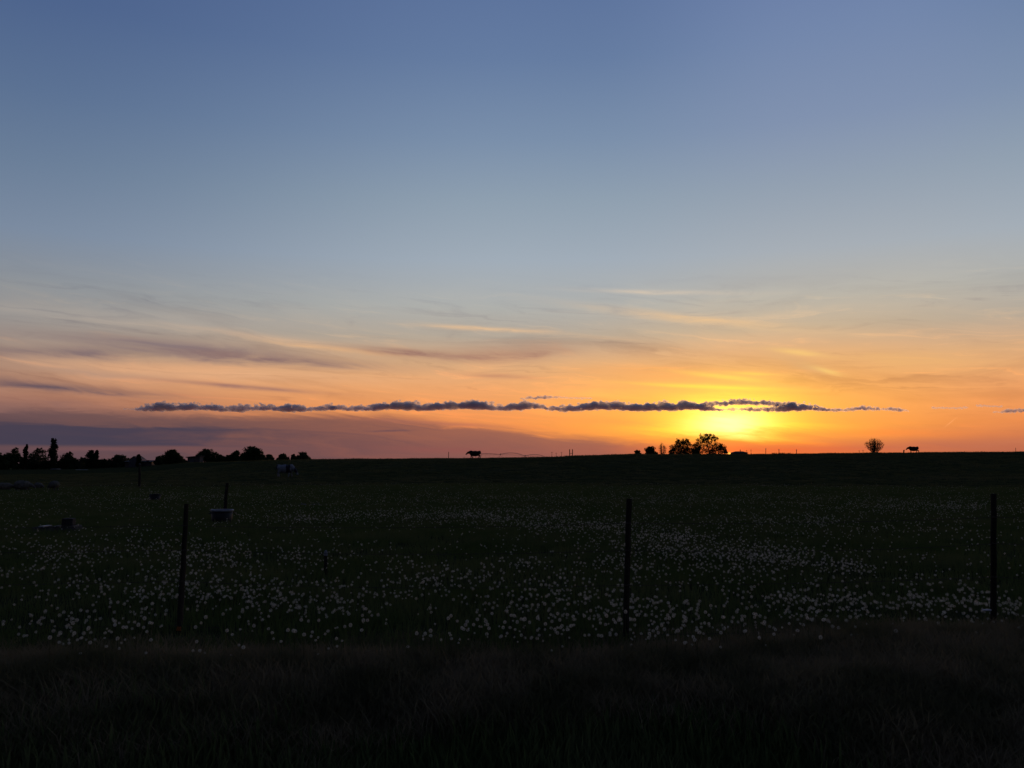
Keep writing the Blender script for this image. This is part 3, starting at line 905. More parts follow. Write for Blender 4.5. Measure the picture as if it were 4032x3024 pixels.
# pale low things before the left trees
def low_shelter(label, px0, px1, y_top, y_base, depth):
    b, h = at_depth((px0 + px1) / 2, y_top, depth)
    w = (px1 - px0) * depth / F_PX
    t = empty('feed_shelter', b); tag(t, label, 'shelter', 'low pale roofs before the left trees')
    MB().box((0, 0, h - 0.04), (w, 1.4, 0.07), 0).build('roof', M['pale'], t)
    for sx in (-1, 1):
        for sy in (-1, 1):
            MB().box((sx * (w / 2 - 0.08), sy * 0.6, (h - 0.08) / 2 - 0.1), (0.09, 0.09, h + 0.1)).build('post', M['post'], t)
    MB().box((0, 0.55, (h - 0.1) / 2), (w - 0.3, 0.05, h - 0.25)).build('back_panel', M['wood'], t)
low_shelter('low pale-roofed shelter under the tall poplar', 205, 233, 1846, 1856, 215)
low_shelter('long low pale-roofed shelter below the twin-topped conifer', 303, 342, 1849, 1856, 215)

# ------------------------------------------------------------------ irrigation pivot
def pivot():
    root_b, _ = at_depth(1890, 1800, 470)
    t = empty('irrigation_pivot', root_b); tag(t, 'long wheeled irrigation pipe in arched spans beyond the left cow', 'irrigator')
    xs = [1868, 1970, 2067, 2150]; tops = [1789, 1789.5, 1796, 1800.5]; peaks = [1786.5, 1783.5, 1789.5]; deps = [455, 470, 500, 540]
    P = []
    for x, y, d in zip(xs, tops, deps):
        b, h = at_depth(x, y, d)
        P.append((b - root_b, h))
    for i in range(3):
        (a, ha), (b, hb) = P[i], P[i + 1]
        _, hp = at_depth((xs[i] + xs[i + 1]) / 2, peaks[i], (deps[i] + deps[i + 1]) / 2)
        s, e = a + Vector((0, 0, ha)), b + Vector((0, 0, hb))
        mid = (a + b) / 2 + Vector((0, 0, hp)); sag = mid.z - (s.z + e.z) / 2
        arc = [s.lerp(e, k / 12) + Vector((0, 0, sag * 4 * (k / 12) * (1 - k / 12))) for k in range(13)]
        sp = MB().tube(arc, 0.13, 6).build('span_pipe', M['steel'], t)
        low = [s.lerp(e, k / 12) + Vector((0, 0, -0.2 - 0.9 * 4 * (k / 12) * (1 - k / 12) * 0.4 + sag * 2.2 * (k / 12) * (1 - k / 12))) for k in range(13)]
        tr = MB().tube(low[1:-1], 0.035, 4)
        for k in range(1, 12):
            tr.tube([arc[k], low[k]], 0.03, 4)
            if k % 2: tr.tube([arc[k], low[k + 1] if k < 11 else low[k]], 0.025, 4)
        tr.build('truss', M['steel'], sp)
        for k in range(1, 12, 2):
            MB().tube([arc[k] - Vector((0, 0, 0.1)), arc[k] - Vector((0, 0, 2.0))], 0.03, 4).build('sprinkler_drop', M['steel'], sp)
    for i, (a, h) in enumerate(P):
        tw = MB()
        for s in (-1, 1):
            tw.tube([a + Vector((0, 0, h)), a + Vector((s * 1.3, s * 0.8, 0.5))], 0.08, 5)
        tw.tube([a + Vector((-1.3, -0.8, 0.55)), a + Vector((1.3, 0.8, 0.55))], 0.08, 5)
        to = tw.build('tower', M['steel'], t)
        for s in (-1, 1):
            c = a + Vector((s * 1.3, s * 0.8, 0.5))
            MB().tube([c + Vector((0, -0.15, 0)), c + Vector((0, 0.15, 0))], 0.5, 14).build('wheel', M['rubber'], to)
        if i < 4:
            MB().box(tuple(a + Vector((0.2, 0, h + 0.25))), (0.8, 0.4, 0.45)).build('control_box', M['steel'], to)
pivot()

# ------------------------------------------------------------------ posts on the ridge and in the field
def rough_post(mb, p0, p1, r0, r1, seed, n=9, rings=10):
    rnd = random.Random(seed)
    p0 = Vector(p0); p1 = Vector(p1)
    b = len(mb.v)
    wob = [rnd.uniform(0.86, 1.12) for _ in range(n)]
    for i in range(rings + 1):
        f = i / rings
        c = p0.lerp(p1, f) + Vector((rnd.gauss(0, 1), rnd.gauss(0, 1), 0)) * r0 * 0.06
        r = r0 + (r1 - r0) * f
        for k in range(n):
            a = 2 * math.pi * k / n
            mb.v.append(tuple(c + Vector((math.cos(a), math.sin(a), 0)) * r * wob[k] * rnd.uniform(0.95, 1.05)))
    for i in range(rings):
        for k in range(n):
            k2 = (k + 1) % n
            mb.f.append((b + i * n + k, b + i * n + k2, b + (i + 1) * n + k2, b + (i + 1) * n + k))
    e = b + rings * n
    mb.f.append(tuple(e + k for k in range(n)))
    mb.f.append(tuple(b + k for k in range(n - 1, -1, -1)))

def lone_post(name, label, px, top_y, depth, r, lean=0.0, cat='post', group=None, cap=None, seed=1):
    b, h = at_depth(px, top_y, depth)
    t = empty(name, b); tag(t, label, cat, group)
    mb = MB(); rough_post(mb, (0, 0, -0.3), (lean * h, 0, h), r, r * 0.86, seed)
    mb.build('shaft', M['post'], t)
    if cap == 'ins':
        MB().lathe([(0.0, 0), (r * 1.5, 0.0), (r * 1.5, 0.06), (r * 1.1, 0.09), (r * 1.5, 0.12), (0.0, 0.16)], 10, (lean * h, 0, h - 0.12)).build('insulator', M['pale'], t)
    elif cap:
        MB().lathe([(r * 1.12, 0), (r * 1.12, 0.05), (r * 0.5, 0.08), (0.0, 0.085)], 10, (lean * h, 0, h - 0.06)).build('cap', M[cap], t)
    else:
        MB().box((lean * h * 0.9, -r * 1.02, h * 0.86), (r * 0.5, 0.03, 0.05)).build('staple', M['wire'], t)
    return t
G3 = 'fence posts on the ridge'
lone_post('fence_post', 'single thin post on the ridge left of the left-hand cow', 1766, 1779, 144, 0.05, 0.02, group=G3, seed=2)
lone_post('fence_post', 'leaning post on the ridge, first right of the hip-roofed house', 3014, 1766, 152, 0.055, 0.07, group=G3, cap='ins', seed=3)
lone_post('fence_post', 'upright post on the ridge, second right of the hip-roofed house', 3067, 1769, 153, 0.06, 0.0, group=G3, cap='ins', seed=4)
lone_post('fence_post', 'upright post on the ridge, third right of the hip-roofed house', 3136, 1770, 155, 0.06, 0.0, group=G3, cap='ins', seed=5)
lone_post('fence_post', 'thin tall post on the ridge near the right edge', 3999, 1763, 168, 0.05, 0.0, group=G3, seed=6)
lone_post('fence_post', 'tiny stake on the ridge just left of the left-hand cow', 1827, 1799, 143, 0.045, 0.0, group=G3, seed=7)
lone_post('fence_post', 'thick weathered post in the left field before the farmhouse', 553, 1826, 62, 0.09, -0.03, seed=8, cap='wood')
lone_post('fence_post', 'tall dark post standing right behind the pale-rimmed tub', 886, 1902, 27.5, 0.058, 0.06, seed=9)
lone_post('stake', 'short stake with a pale cap in the middle of the dandelions', 1283, 2172, 13.2, 0.026, 0.0, cat='stake', cap='rim', seed=10)
bA, hA = at_depth(2243, 1769, 149)
t = empty('brace_posts', bA); tag(t, 'pair of close upright posts joined by a rail on the ridge', 'posts')
bB, hB = at_depth(2254, 1769, 149)
for d, h, sd in ((Vector((0, 0, 0)), hA, 3), (bB - bA, hB, 4)):
    mb = MB(); rough_post(mb, d + Vector((0, 0, -0.3)), d + Vector((0, 0, h)), 0.085, 0.08, sd); mb.build('post', M['post'], t)
MB().tube([Vector((0, 0, hA * 0.42)), (bB - bA) + Vector((0, 0, hB * 0.42))], 0.04, 6).build('rail', M['post'], t)
# stump left of the right-hand cow
b, h = at_depth(3558, 1771, 165)
mb = MB(); rough_post(mb, (0, 0, -0.3), (0.03, 0, h * 0.75), 0.12, 0.13, 12); rough_post(mb, (0.03, 0, h * 0.72), (0.1, 0, h), 0.14, 0.10, 13)
st = mb.build('stump', M['post'], None, b); tag(st, 'short dark bent stump on the ridge before the nose of the right-hand cow', 'stump')
# far power poles
def power_pole(label, px, top_y, depth):
    b, h = at_depth(px, top_y, depth)
    t = empty('utility_pole', b); tag(t, label, 'pole', 'far utility poles')
    MB().tube([(0, 0, -0.5), (0, 0, h)], [0.16, 0.11], 7).build('shaft', M['post'], t)
    MB().box((0, 0, h - 0.5), (1.8, 0.12, 0.12)).build('crossarm', M['post'], t)
for px, ty, lab in ((2940, 1772, 'faint far pole, nearest right of the hip-roofed house'), (2957, 1770, 'faint far pole, second right of the hip-roofed house'),
                    (2173, 1779, 'faint far pole between the irrigator and the paired posts, leftmost of three'), (2190, 1782, 'faint far pole between the irrigator and the paired posts, middle of three'),
                    (2211, 1780, 'faint far pole just left of the paired posts'), (3383, 1773, 'faint far pole left of the lone fan-shaped shrub'),
                    (3398, 1771, 'faint far pole touching the left side of the fan-shaped shrub')):
    power_pole(lab, px, ty, 640)

# ------------------------------------------------------------------ animals
def capsule(a, b, ra, rb, n=5):
    a = Vector(a); b = Vector(b)
    return [(tuple(a.lerp(b, i / n)), (ra + (rb - ra) * i / n,) * 3, None) for i in range(n + 1)]

def animal_mesh(name, blobs, voxel, smooth=4):
    me = blobs_mesh(name, blobs, 2)
    o = bpy.data.objects.new(name, me); COL.objects.link(o)
    rm = o.modifiers.new('union', 'REMESH'); rm.mode = 'VOXEL'; rm.voxel_size = voxel
    sm = o.modifiers.new('smooth', 'SMOOTH'); sm.iterations = smooth; sm.factor = 0.5
    baked(o)
    o.data.polygons.foreach_set('use_smooth', [True] * len(o.data.polygons))
    return o

def cow(label, px, py_feet, depth, face, head, coat, scale=1.0, seed=1, group='cows'):
    rnd = random.Random(seed)
    b, _ = at_depth(px, py_feet, depth)
    B = [((0.02, 0, 0.90), (0.92, 0.42, 0.47), None), ((0.0, 0, 1.06), (0.8, 0.27, 0.26), None), ((-0.60, 0, 1.02), (0.36, 0.31, 0.34), None), ((-0.72, 0, 1.22), (0.20, 0.24, 0.14), None),
         ((0.58, 0, 0.98), (0.36, 0.29, 0.40), None), ((0.50, 0, 1.22), (0.30, 0.12, 0.13), None), ((-0.80, 0, 1.28), (0.12, 0.10, 0.11), None),
         ((0.05, 0, 0.62), (0.66, 0.30, 0.22), None), ((-0.42, 0, 0.62), (0.20, 0.17, 0.15), None), ((0.78, 0, 0.80), (0.16, 0.15, 0.22), None)]
    if head == 'low':      # grazing
        B += capsule((0.72, 0, 1.10), (1.20, 0, 0.70), 0.30, 0.18); B += capsule((1.20, 0, 0.72), (1.42, 0, 0.28), 0.165, 0.11)
        ear = Vector((1.17, 0, 0.80)); eye = Vector((1.30, 0.14, 0.56)); pole = Vector((1.24, 0, 0.78))
    else:                  # head stretched forward and down a little
        B += capsule((0.72, 0, 1.12), (1.24, 0, 1.02), 0.31, 0.19); B += capsule((1.24, 0, 1.03), (1.56, 0, 0.76), 0.175, 0.11)
        ear = Vector((1.20, 0, 1.11)); eye = Vector((1.40, 0.135, 0.93)); pole = Vector((1.26, 0, 1.12))
    for s in (-1, 1):
        st = 0.14 * s
        B += capsule((0.60, 0.17 * s, 0.85), (0.62 + st * 0.5, 0.18 * s, 0.46), 0.18, 0.095); B += capsule((0.62 + st * 0.5, 0.18 * s, 0.46), (0.60 + st, 0.18 * s, 0.07), 0.09, 0.07)
        B += capsule((0.62 + st, 0.18 * s, 0.05), (0.63 + st, 0.18 * s, 0.03), 0.068, 0.072, 2)
        B += capsule((-0.62, 0.18 * s, 0.98), (-0.52, 0.20 * s, 0.66), 0.24, 0.13); B += capsule((-0.52, 0.20 * s, 0.66), (-0.76 - st * 0.6, 0.18 * s, 0.48), 0.15, 0.09)
        B += capsule((-0.76 - st * 0.6, 0.18 * s, 0.48), (-0.70 - st, 0.18 * s, 0.07), 0.085, 0.07); B += capsule((-0.68 - st, 0.18 * s, 0.05), (-0.67 - st, 0.18 * s, 0.03), 0.068, 0.072, 2)
        B += capsule(tuple(ear + Vector((0, 0.10 * s, 0))), tuple(ear + Vector((-0.06, 0.27 * s, -0.03))), 0.055, 0.035, 4)
    B += capsule((-0.90, 0, 1.26), (-0.99, 0, 1.05), 0.055, 0.035, 4); B += capsule((-0.99, 0, 1.05), (-1.0, 0.02, 0.62), 0.034, 0.03, 10)
    t = empty('cow', b, 0.0 if face > 0 else math.pi); t.scale = (scale,) * 3
    tag(t, label, 'cow', group)
    o = animal_mesh('body', B, 0.028); o.parent = t
    if not o.data.materials: o.data.materials.append(coat)
    else: o.data.materials[0] = coat
    for s in (-1, 1):
        e = blobs_mesh('eye', [((eye.x, eye.y * s, eye.z), (0.022,) * 3, None)], 1); link_mesh('eye', e, M['eye'], t)
    sw = MB()
    for i in range(14):
        a = rnd.uniform(0, 6.28); q = rnd.uniform(0, 0.035)
        sw.tube([(-1.0, 0.02, 0.66), (-1.0 + math.cos(a) * q, 0.02 + math.sin(a) * q, 0.5), (-1.0 + math.cos(a) * q * 0.6, 0.02 + math.sin(a) * q * 0.6, rnd.uniform(0.34, 0.42))], [0.012, 0.012, 0.003], 4)
    sw.build('tail_switch', M['cow_dark'], t)
    return t
cow('dark cow walking left on the ridge, left of the arched irrigation pipe', 1871, 1806, 142.5, -1, 'mid', M['cow_dark'], 1.0, 1)
cow('dark cow on the ridge at right, between the fan-shaped shrub and the right edge', 3599, 1785, 162.5, -1, 'mid', M['cow_dark'], 0.96, 2)
gp = ground_at(1126, 1877)
cow('black and white cow grazing to the right on the slope, below the biggest left tree', 1121, 1877, gp.y, 1, 'low', M['holstein'], 1.0, 3)

def sheep(label, px, py, face, scale, pose, seed):
    g = ground_at(px, py)
    t = empty('sheep', g, face); t.scale = (scale,) * 3
    tag(t, label, 'sheep', 'pale woolly sheep in the left field')
    rnd = random.Random(seed)
    dz = -0.20 if pose == 'lie' else 0.0
    B = [((0, 0, 0.55 + dz), (0.46, 0.27, 0.27), None), ((-0.18, 0, 0.58 + dz), (0.30, 0.28, 0.27), None), ((0.22, 0, 0.57 + dz), (0.28, 0.25, 0.26), None)]
    for i in range(60):
        v = rvec(rnd)
        B.append(((v.x * 0.42, v.y * 0.24, 0.56 + dz + v.z * 0.24), (rnd.uniform(0.05, 0.08),) * 3, None))
    B += capsule((0.36, 0, 0.6 + dz), (0.58, 0, 0.46 + dz * 0.6), 0.15, 0.10, 4)
    o = animal_mesh('fleece', B, 0.026, 2); o.parent = t
    if not o.data.materials: o.data.materials.append(M['wool'])
    else: o.data.materials[0] = M['wool']
    K = capsule((0.56, 0, 0.48 + dz * 0.6), (0.74, 0, 0.28 + dz * 0.3), 0.085, 0.055, 5)
    for s in (-1, 1): K += capsule((0.57, 0.06 * s, 0.52 + dz * .6), (0.54, 0.17 * s, 0.49 + dz * .6), 0.035, 0.02, 3)
    h = animal_mesh('head', K, 0.018, 2); h.parent = t
    h.data.materials.clear(); h.data.materials.append(M['sheep_face'])
    for sx in (-1, 1):
        for s in (-1, 1):
            if pose == 'lie':
                MB().tube([(sx * 0.28, 0.16 * s, 0.16), (sx * 0.28 + 0.14, 0.2 * s, 0.06), (sx * 0.28 - 0.04, 0.22 * s, 0.03)], [0.06, 0.05, 0.03], 7).build('leg', M['sheep_face'], t)
            else:
                MB().tube([(sx * 0.28, 0.13 * s, 0.42), (sx * 0.28 + 0.02, 0.13 * s, 0.2), (sx * 0.28, 0.13 * s, -0.02)], [0.06, 0.04, 0.035], 7).build('leg', M['sheep_face'], t)
sheep('leftmost pale sheep, low and partly cut off by the left edge', 16, 1934, 0.5, 0.85, 'lie', 1)
sheep('long dark-sided sheep lying second from the left edge', 86, 1934, 0.1, 1.05, 'lie', 2)
sheep('smallest pale sheep, third from the left edge', 151, 1927, -0.4, 0.72, 'lie', 3)
sheep('rightmost round-backed sheep standing in the left field', 212, 1936, 2.7, 0.80, 'stand', 4)

# ------------------------------------------------------------------ tubs, trough, sheet
def tub(name, label, px, py, wpx, hpx, rimm, water):
    g = ground_at(px, py)
    r = wpx / 2 * g.y / F_PX; h = hpx * g.y / F_PX
    t = empty(name, g); tag(t, label, 'tub')
    MB().lathe([(0, 0.0), (r * 0.86, 0.0), (r * 0.90, h * 0.3), (r * 0.94, h * 0.9), (r * 0.90, h * 0.9), (r * 0.86, h * 0.3), (r * 0.8, 0.03), (0, 0.03)], 32).build('body', M['rubber'], t, smooth=True)
    MB().lathe([(r * 0.93, h * 0.86), (r * 1.0, h * 0.88), (r * 1.03, h * 0.95), (r * 1.0, h), (r * 0.93, h), (r * 0.90, h * 0.95), (r * 0.93, h * 0.86)], 32).build('rim', rimm, t, smooth=True)
    if water:
        MB().lathe([(0, h * 0.91), (r * 0.915, h * 0.91)], 32).build('water', M['water'], t)
    for a in (0.6, 3.74):
        MB().tube([(math.cos(a - .25) * r * .98, math.sin(a - .25) * r * .98, h * .8), (math.cos(a) * r * 1.16, math.sin(a) * r * 1.16, h * .72), (math.cos(a + .25) * r * .98, math.sin(a + .25) * r * .98, h * .8)], 0.014, 6).build('handle', M['rubber'], t)
tub('water_tub', 'round black water tub with a pale rim, in front of a dark post', 873, 2063, 86, 56, M['rim'], True)
tub('feed_tub', 'plain black tub farther back, left of the pale-rimmed one', 610, 1979, 42, 33, M['rubber'], False)
g = ground_at(226, 2098)
k = g.y / F_PX
t = empty('feed_trough', g, 0.06); tag(t, 'low grey wooden trough in the left field with a dark block on it', 'trough')
L = 160 * k; hh = 24 * k
for sy in (-1, 1):
    MB().box((0, sy * 0.19, hh / 2), (L, 0.035, hh)).build('side_board', M['wood'], t)
for sx in (-1, 1):
    MB().box((sx * (L / 2 - 0.02), 0, hh / 2 - 0.002), (0.035, 0.342, hh - 0.006)).build('end_board', M['wood'], t)
MB().box((0, 0, 0.03), (L - 0.08, 0.34, 0.03)).build('bottom_board', M['wood'], t)
for i in range(3):
    MB().box(((i - 1) * L * 0.32 + 0.03 + (0.08 if i == 2 else 0), 0, hh + 0.014), (0.12, 0.46, 0.025)).build('top_slat', M['rim'] if i == 0 else M['wood'], t)
bl = MB().box((0, 0, 0.095), (42 * k, 0.24, 0.19), 0.1, 0.94)
o = bl.build('salt_block', M['block'], None, g + Vector((42 * k, 0.0, hh + 0.028))); bevel(o, 0.02)
tag(o, 'dark squared lick block sitting on the low trough', 'block')
# blue sheet lying in the grass
g = ground_at(1235, 1993)
rnd = random.Random(5)
vs, fs = [], []
nx, ny = 22, 10
for j in range(ny + 1):
    for i in range(nx + 1):
        x = (i / nx - 0.5) * 1.15; y = (j / ny - 0.5) * 0.8
        e = 1 + 0.12 * math.sin(i * 1.3) * math.cos(j * 0.9)
        vs.append((x * e, y * e, 0.07 + 0.05 * float(fbm(x * 3.1, y * 3.1, 4, 3)) + 0.02 * math.sin(x * 9 + y * 4)))
for j in range(ny):
    for i in range(nx):
        a = j * (nx + 1) + i
        fs.append((a, a + 1, a + nx + 2, a + nx + 1))
me = bpy.data.meshes.new('plastic_sheet'); me.from_pydata(vs, [], fs); me.update()
o = link_mesh('plastic_sheet', me, M['tarp'], None, g, True)
sd = o.modifiers.new('thick', 'SOLIDIFY'); sd.thickness = 0.006
tag(o, 'crumpled dark blue sheet lying in the grass right of the pale-rimmed tub', 'sheet')

# ------------------------------------------------------------------ wire fence in front
def fence():
    spec = [(-2500, 2500, -2420, 2000), (705, 2492, 735, 1984), (2458, 2532, 2476, 1964), (3906, 2492, 3913, 1944), (5650, 2490, 5640, 1950)]
    pos = []
    for bx, by, tx, ty in spec:
        if 0 < bx < 4032:
            g = ground_at(bx, by)
        else:
            d = ray(bx, by); kk = 8.7 / d.y
            g = Vector((d.x * kk, 8.7, tz1(d.x * kk, 8.7)))
        d = ray(tx, ty); kk = g.y / d.y
        top = Vector((d.x * kk, g.y, EYE + d.z * kk))
        pos.append((g, top))
    t = empty('wire_fence', pos[2][0]); tag(t, 'barbed wire fence on rough dark posts along the front of the dandelion field', 'fence')
    o0 = pos[2][0]
    for i, (g, top) in enumerate(pos):
        mb = MB(); rough_post(mb, g - o0 - Vector((0, 0, 0.25)), top - o0, 0.031 if i != 1 else 0.034, 0.027 if i != 1 else 0.021, 20 + i, 10, 16)
        p = mb.build('post', M['post'], t)
        for f in (0.83, 0.64, 0.40, 0.06):
            q = g.lerp(top, f) - o0
            MB().tube([q + Vector((-0.03, -0.03, 0.01)), q + Vector((0, -0.042, 0)), q + Vector((0.03, -0.03, 0.01))], 0.003, 4).build('staple', M['wire'], p)
        if i == 3:
            q = g.lerp(top, 0.165) - o0
            MB().box(tuple(q + Vector((-0.068, -0.02, 0))), (0.08, 0.03, 0.012)).build('pale_clip', M['pale'], p)
        if i == 1:
            q = g - o0
            MB().box(tuple(q + Vector((0.008, -0.038, 0.05))), (0.05, 0.012, 0.04)).build('orange_tag', M['orange'], p)
    rnd = random.Random(3)
    for f in (0.83, 0.64, 0.40, 0.06):
        pts = []
        for i in range(len(pos) - 1):
            a = pos[i][0].lerp(pos[i][1], f) - o0; b = pos[i + 1][0].lerp(pos[i + 1][1], f) - o0
            sag = rnd.uniform(0.01, 0.05)
            for j in range(16 if i < len(pos) - 2 else 17):
                u = j / 16
                pts.append(a.lerp(b, u) + Vector((0, -0.036, -sag * 4 * u * (1 - u))))
        mb = MB().tube(pts, 0.0022, 5, False)
        w = mb.build('wire', M['wire'], t)
        bb = MB()
        tot = sum((pts[i + 1] - pts[i]).length for i in range(len(pts) - 1))
        n = int(tot / 0.13)
        lens = [0]
        for i in range(len(pts) - 1): lens.append(lens[-1] + (pts[i + 1] - pts[i]).length)
        for k in range(n):
            s = (k + 0.5) * 0.13
            i = next(ii for ii in range(len(lens) - 1) if lens[ii + 1] >= s)
            q = pts[i].lerp(pts[i + 1], (s - lens[i]) / max(1e-6, lens[i + 1] - lens[i]))
            for z in range(2):
                v = Vector((0.2 * rnd.uniform(-1, 1), rnd.uniform(-1, 1), rnd.uniform(-1, 1))).normalized() * 0.014
                bb.tube([q - v, q + v], 0.0014, 3, False)
        tag(bb.build('barb', M['wire'], w), kind='stuff')
fence()

# ------------------------------------------------------------------ instanced ground cover
def blade_tuft(name, n, size, h, seed, material, lean=0.5, wid=0.006):
    rnd = random.Random(seed)
    vs, fs = [], []
    for i in range(n):
        x, y = rnd.uniform(-size, size), rnd.uniform(-size, size)
        a = rnd.uniform(0, 6.283); hh = h * rnd.uniform(0.45, 1.0); l = lean * hh * rnd.uniform(0.2, 1.0)
        dx, dy = math.cos(a), math.sin(a); w = wid * rnd.uniform(0.7, 1.3)
        b = len(vs)
        vs += [(x - dy * w, y + dx * w, 0), (x + dy * w, y - dx * w, 0), (x + dx * l * 0.35 - dy * w * 0.8, y + dy * l * 0.35 + dx * w * 0.8, hh * 0.6), (x + dx * l * 0.35 + dy * w * 0.8, y + dy * l * 0.35 - dx * w * 0.8, hh * 0.6), (x + dx * l, y + dy * l, hh)]
        fs += [(b, b + 1, b + 3, b + 2), (b + 2, b + 3, b + 4)]
    me = bpy.data.meshes.new(name); me.from_pydata(vs, [], fs); me.update(); me.materials.append(material)
    return bpy.data.objects.new(name, me)

def scatter(name, pts, rotz, scl, protos, kind_label, cat):
    """one object whose points carry an instanced tuft each"""
    me = bpy.data.meshes.new(name)
    n = len(pts)
    me.vertices.add(n)
    me.vertices.foreach_set('co', np.asarray(pts, np.float32).ravel())
    a = me.attributes.new('rz', 'FLOAT', 'POINT'); a.data.foreach_set('value', np.asarray(rotz, np.float32))
    a = me.attributes.new('sc', 'FLOAT', 'POINT'); a.data.foreach_set('value', np.asarray(scl, np.float32))
    rng = np.random.default_rng(7)
    a = me.attributes.new('pick', 'INT', 'POINT'); a.data.foreach_set('value', rng.integers(0, len(protos), n).astype(np.int32))
    me.update()
    o = link_mesh(name, me, None)
    gt = bpy.data.node_groups.new(name + '_scatter', 'GeometryNodeTree')
    gt.interface.new_socket('Geometry', in_out='INPUT', socket_type='NodeSocketGeometry')
    gt.interface.new_socket('Geometry', in_out='OUTPUT', socket_type='NodeSocketGeometry')
    gi = gt.nodes.new('NodeGroupInput'); go = gt.nodes.new('NodeGroupOutput')
    m2p = gt.nodes.new('GeometryNodeMeshToPoints')
    gt.links.new(gi.outputs[0], m2p.inputs[0])
    jn = gt.nodes.new('GeometryNodeJoinGeometry')
    def attr(nm, ty):
        k = gt.nodes.new('GeometryNodeInputNamedAttribute'); k.data_type = ty; k.inputs[0].default_value = nm
        return k.outputs[0]
    for i, p in enumerate(protos):
        oi = gt.nodes.new('GeometryNodeObjectInfo'); oi.inputs[0].default_value = p
        ip = gt.nodes.new('GeometryNodeInstanceOnPoints')
        gt.links.new(m2p.outputs[0], ip.inputs['Points'])
        cmp_ = gt.nodes.new('FunctionNodeCompare'); cmp_.data_type = 'INT'; cmp_.operation = 'EQUAL'
        gt.links.new(attr('pick', 'INT'), cmp_.inputs[2]); cmp_.inputs[3].default_value = i
        gt.links.new(cmp_.outputs[0], ip.inputs['Selection'])
        gt.links.new(oi.outputs['Geometry'], ip.inputs['Instance'])
        cx = gt.nodes.new('ShaderNodeCombineXYZ'); gt.links.new(attr('rz', 'FLOAT'), cx.inputs[2])
        gt.links.new(cx.outputs[0], ip.inputs['Rotation'])
        gt.links.new(attr('sc', 'FLOAT'), ip.inputs['Scale'])
        gt.links.new(ip.outputs[0], jn.inputs[0])
    gt.links.new(jn.outputs[0], go.inputs[0])
    md = o.modifiers.new('scatter', 'NODES'); md.node_group = gt
    tag(o, kind_label, cat, kind='stuff')
    return o

rng = np.random.default_rng(42)
def pix_of(x, y, z):
    c, s = math.cos(PITCH), math.sin(PITCH)
    dz = z - EYE
    f = y * c + dz * s
    u = -y * s + dz * c
    return 2016 + F_PX * x / f, 1512 - F_PX * u / f

def sector(n, r0, r1, half=37.0, power=0.5):
    u = rng.random(n)
    r = np.sqrt(r0 ** 2 + u * (r1 ** 2 - r0 ** 2)) if power == 0.5 else r0 * (r1 / r0) ** u
    a = np.radians(rng.uniform(-half, half, n))
    x = r * np.sin(a); y = r * np.cos(a)
    return x, y, terrain(x, y)

VX = [-2000, 0, 500, 1000, 2000, 2600, 3000, 3500, 4032, 6000]
VY = [2600, 2575, 2570, 2562, 2552, 2535, 2500, 2478, 2455, 2425]

green = [blade_tuft('grass_tuft', 46, 0.30, 0.17, s, M['grass'], 0.6) for s in (1, 2, 3)]
dry = [blade_tuft('dry_grass_tuft', 64, 0.22, 0.20, s, M['grass_dry'], 1.3, 0.004) for s in (4, 5, 6)]
coarse = [blade_tuft('coarse_grass_tuft', 40, 0.6, 0.16, s, M['grass_slope'], 0.7, 0.02) for s in (7, 8)]

# verge: tall dry grass between the road and the fence
x, y, z = sector(12000, 3.6, 10.0, 40)
px, py = pix_of(x, y, z)
keep = py > np.interp(px, VX, VY) + 2 - 110 * vnoise(x * 0.9, y * 0.9, 5) - 40 * vnoise(x * 4, y * 4, 6)
keep |= (rng.random(len(x)) < 0.16) & (py > np.interp(px, VX, VY) - 45)
edge = np.clip((py - np.interp(px, VX, VY)) / 70.0, 0.5, 1.0)[keep]
x, y, z = x[keep], y[keep], z[keep]
sc = 0.6 + 0.8 * rng.random(len(x)) + 0.7 * vnoise(x * 0.8, y * 0.8, 8)
sc = sc * edge
rv = np.hypot(x, y)
isdry = rv + 0.9 * rng.random(len(x)) - 0.45 + 2.2 * vnoise(x * 0.7, y * 0.7, 44) > 6.5  # nearest tufts take darker green: the shade towards the bottom is in their colour
x2, y2, z2, sc2 = x[~isdry], y[~isdry], z[~isdry], sc[~isdry]
scatter('shade_tone_grass', np.stack([x2, y2, z2 - 0.02], 1), rng.uniform(0, 6.28, len(x2)), np.clip(sc2 * 1.1, 0.3, 1.6), green, 'dark green grass in the added dip at the bottom, shade put into its colour', 'grass')
x, y, z, sc = x[isdry], y[isdry], z[isdry], sc[isdry]
scatter('verge_grass', np.stack([x, y, z - 0.02], 1), rng.uniform(0, 6.28, len(x)), np.clip(sc, 0.3, 1.6), dry, 'tall dry grass on the dark verge before the fence', 'grass')
# meadow grass
x, y, z = sector(52000, 7.2, 78.0, 37)
px, py = pix_of(x, y, z)
keep = (py < np.interp(px, VX, VY) + 25) & (rng.random(len(x)) > sst((np.hypot(x, y) + 14 * vnoise(x * 0.12, y * 0.12, 61) - 50) / 26))
x, y, z = x[keep], y[keep], z[keep]
sc = 0.75 + 0.5 * rng.random(len(x)) + 0.6 * vnoise(x * 0.5, y * 0.5, 12)
scatter('meadow_grass', np.stack([x, y, z - 0.02], 1), rng.uniform(0, 6.28, len(x)), np.clip(sc, 0.35, 1.7), green, 'short dark green grass of the dandelion field', 'grass')
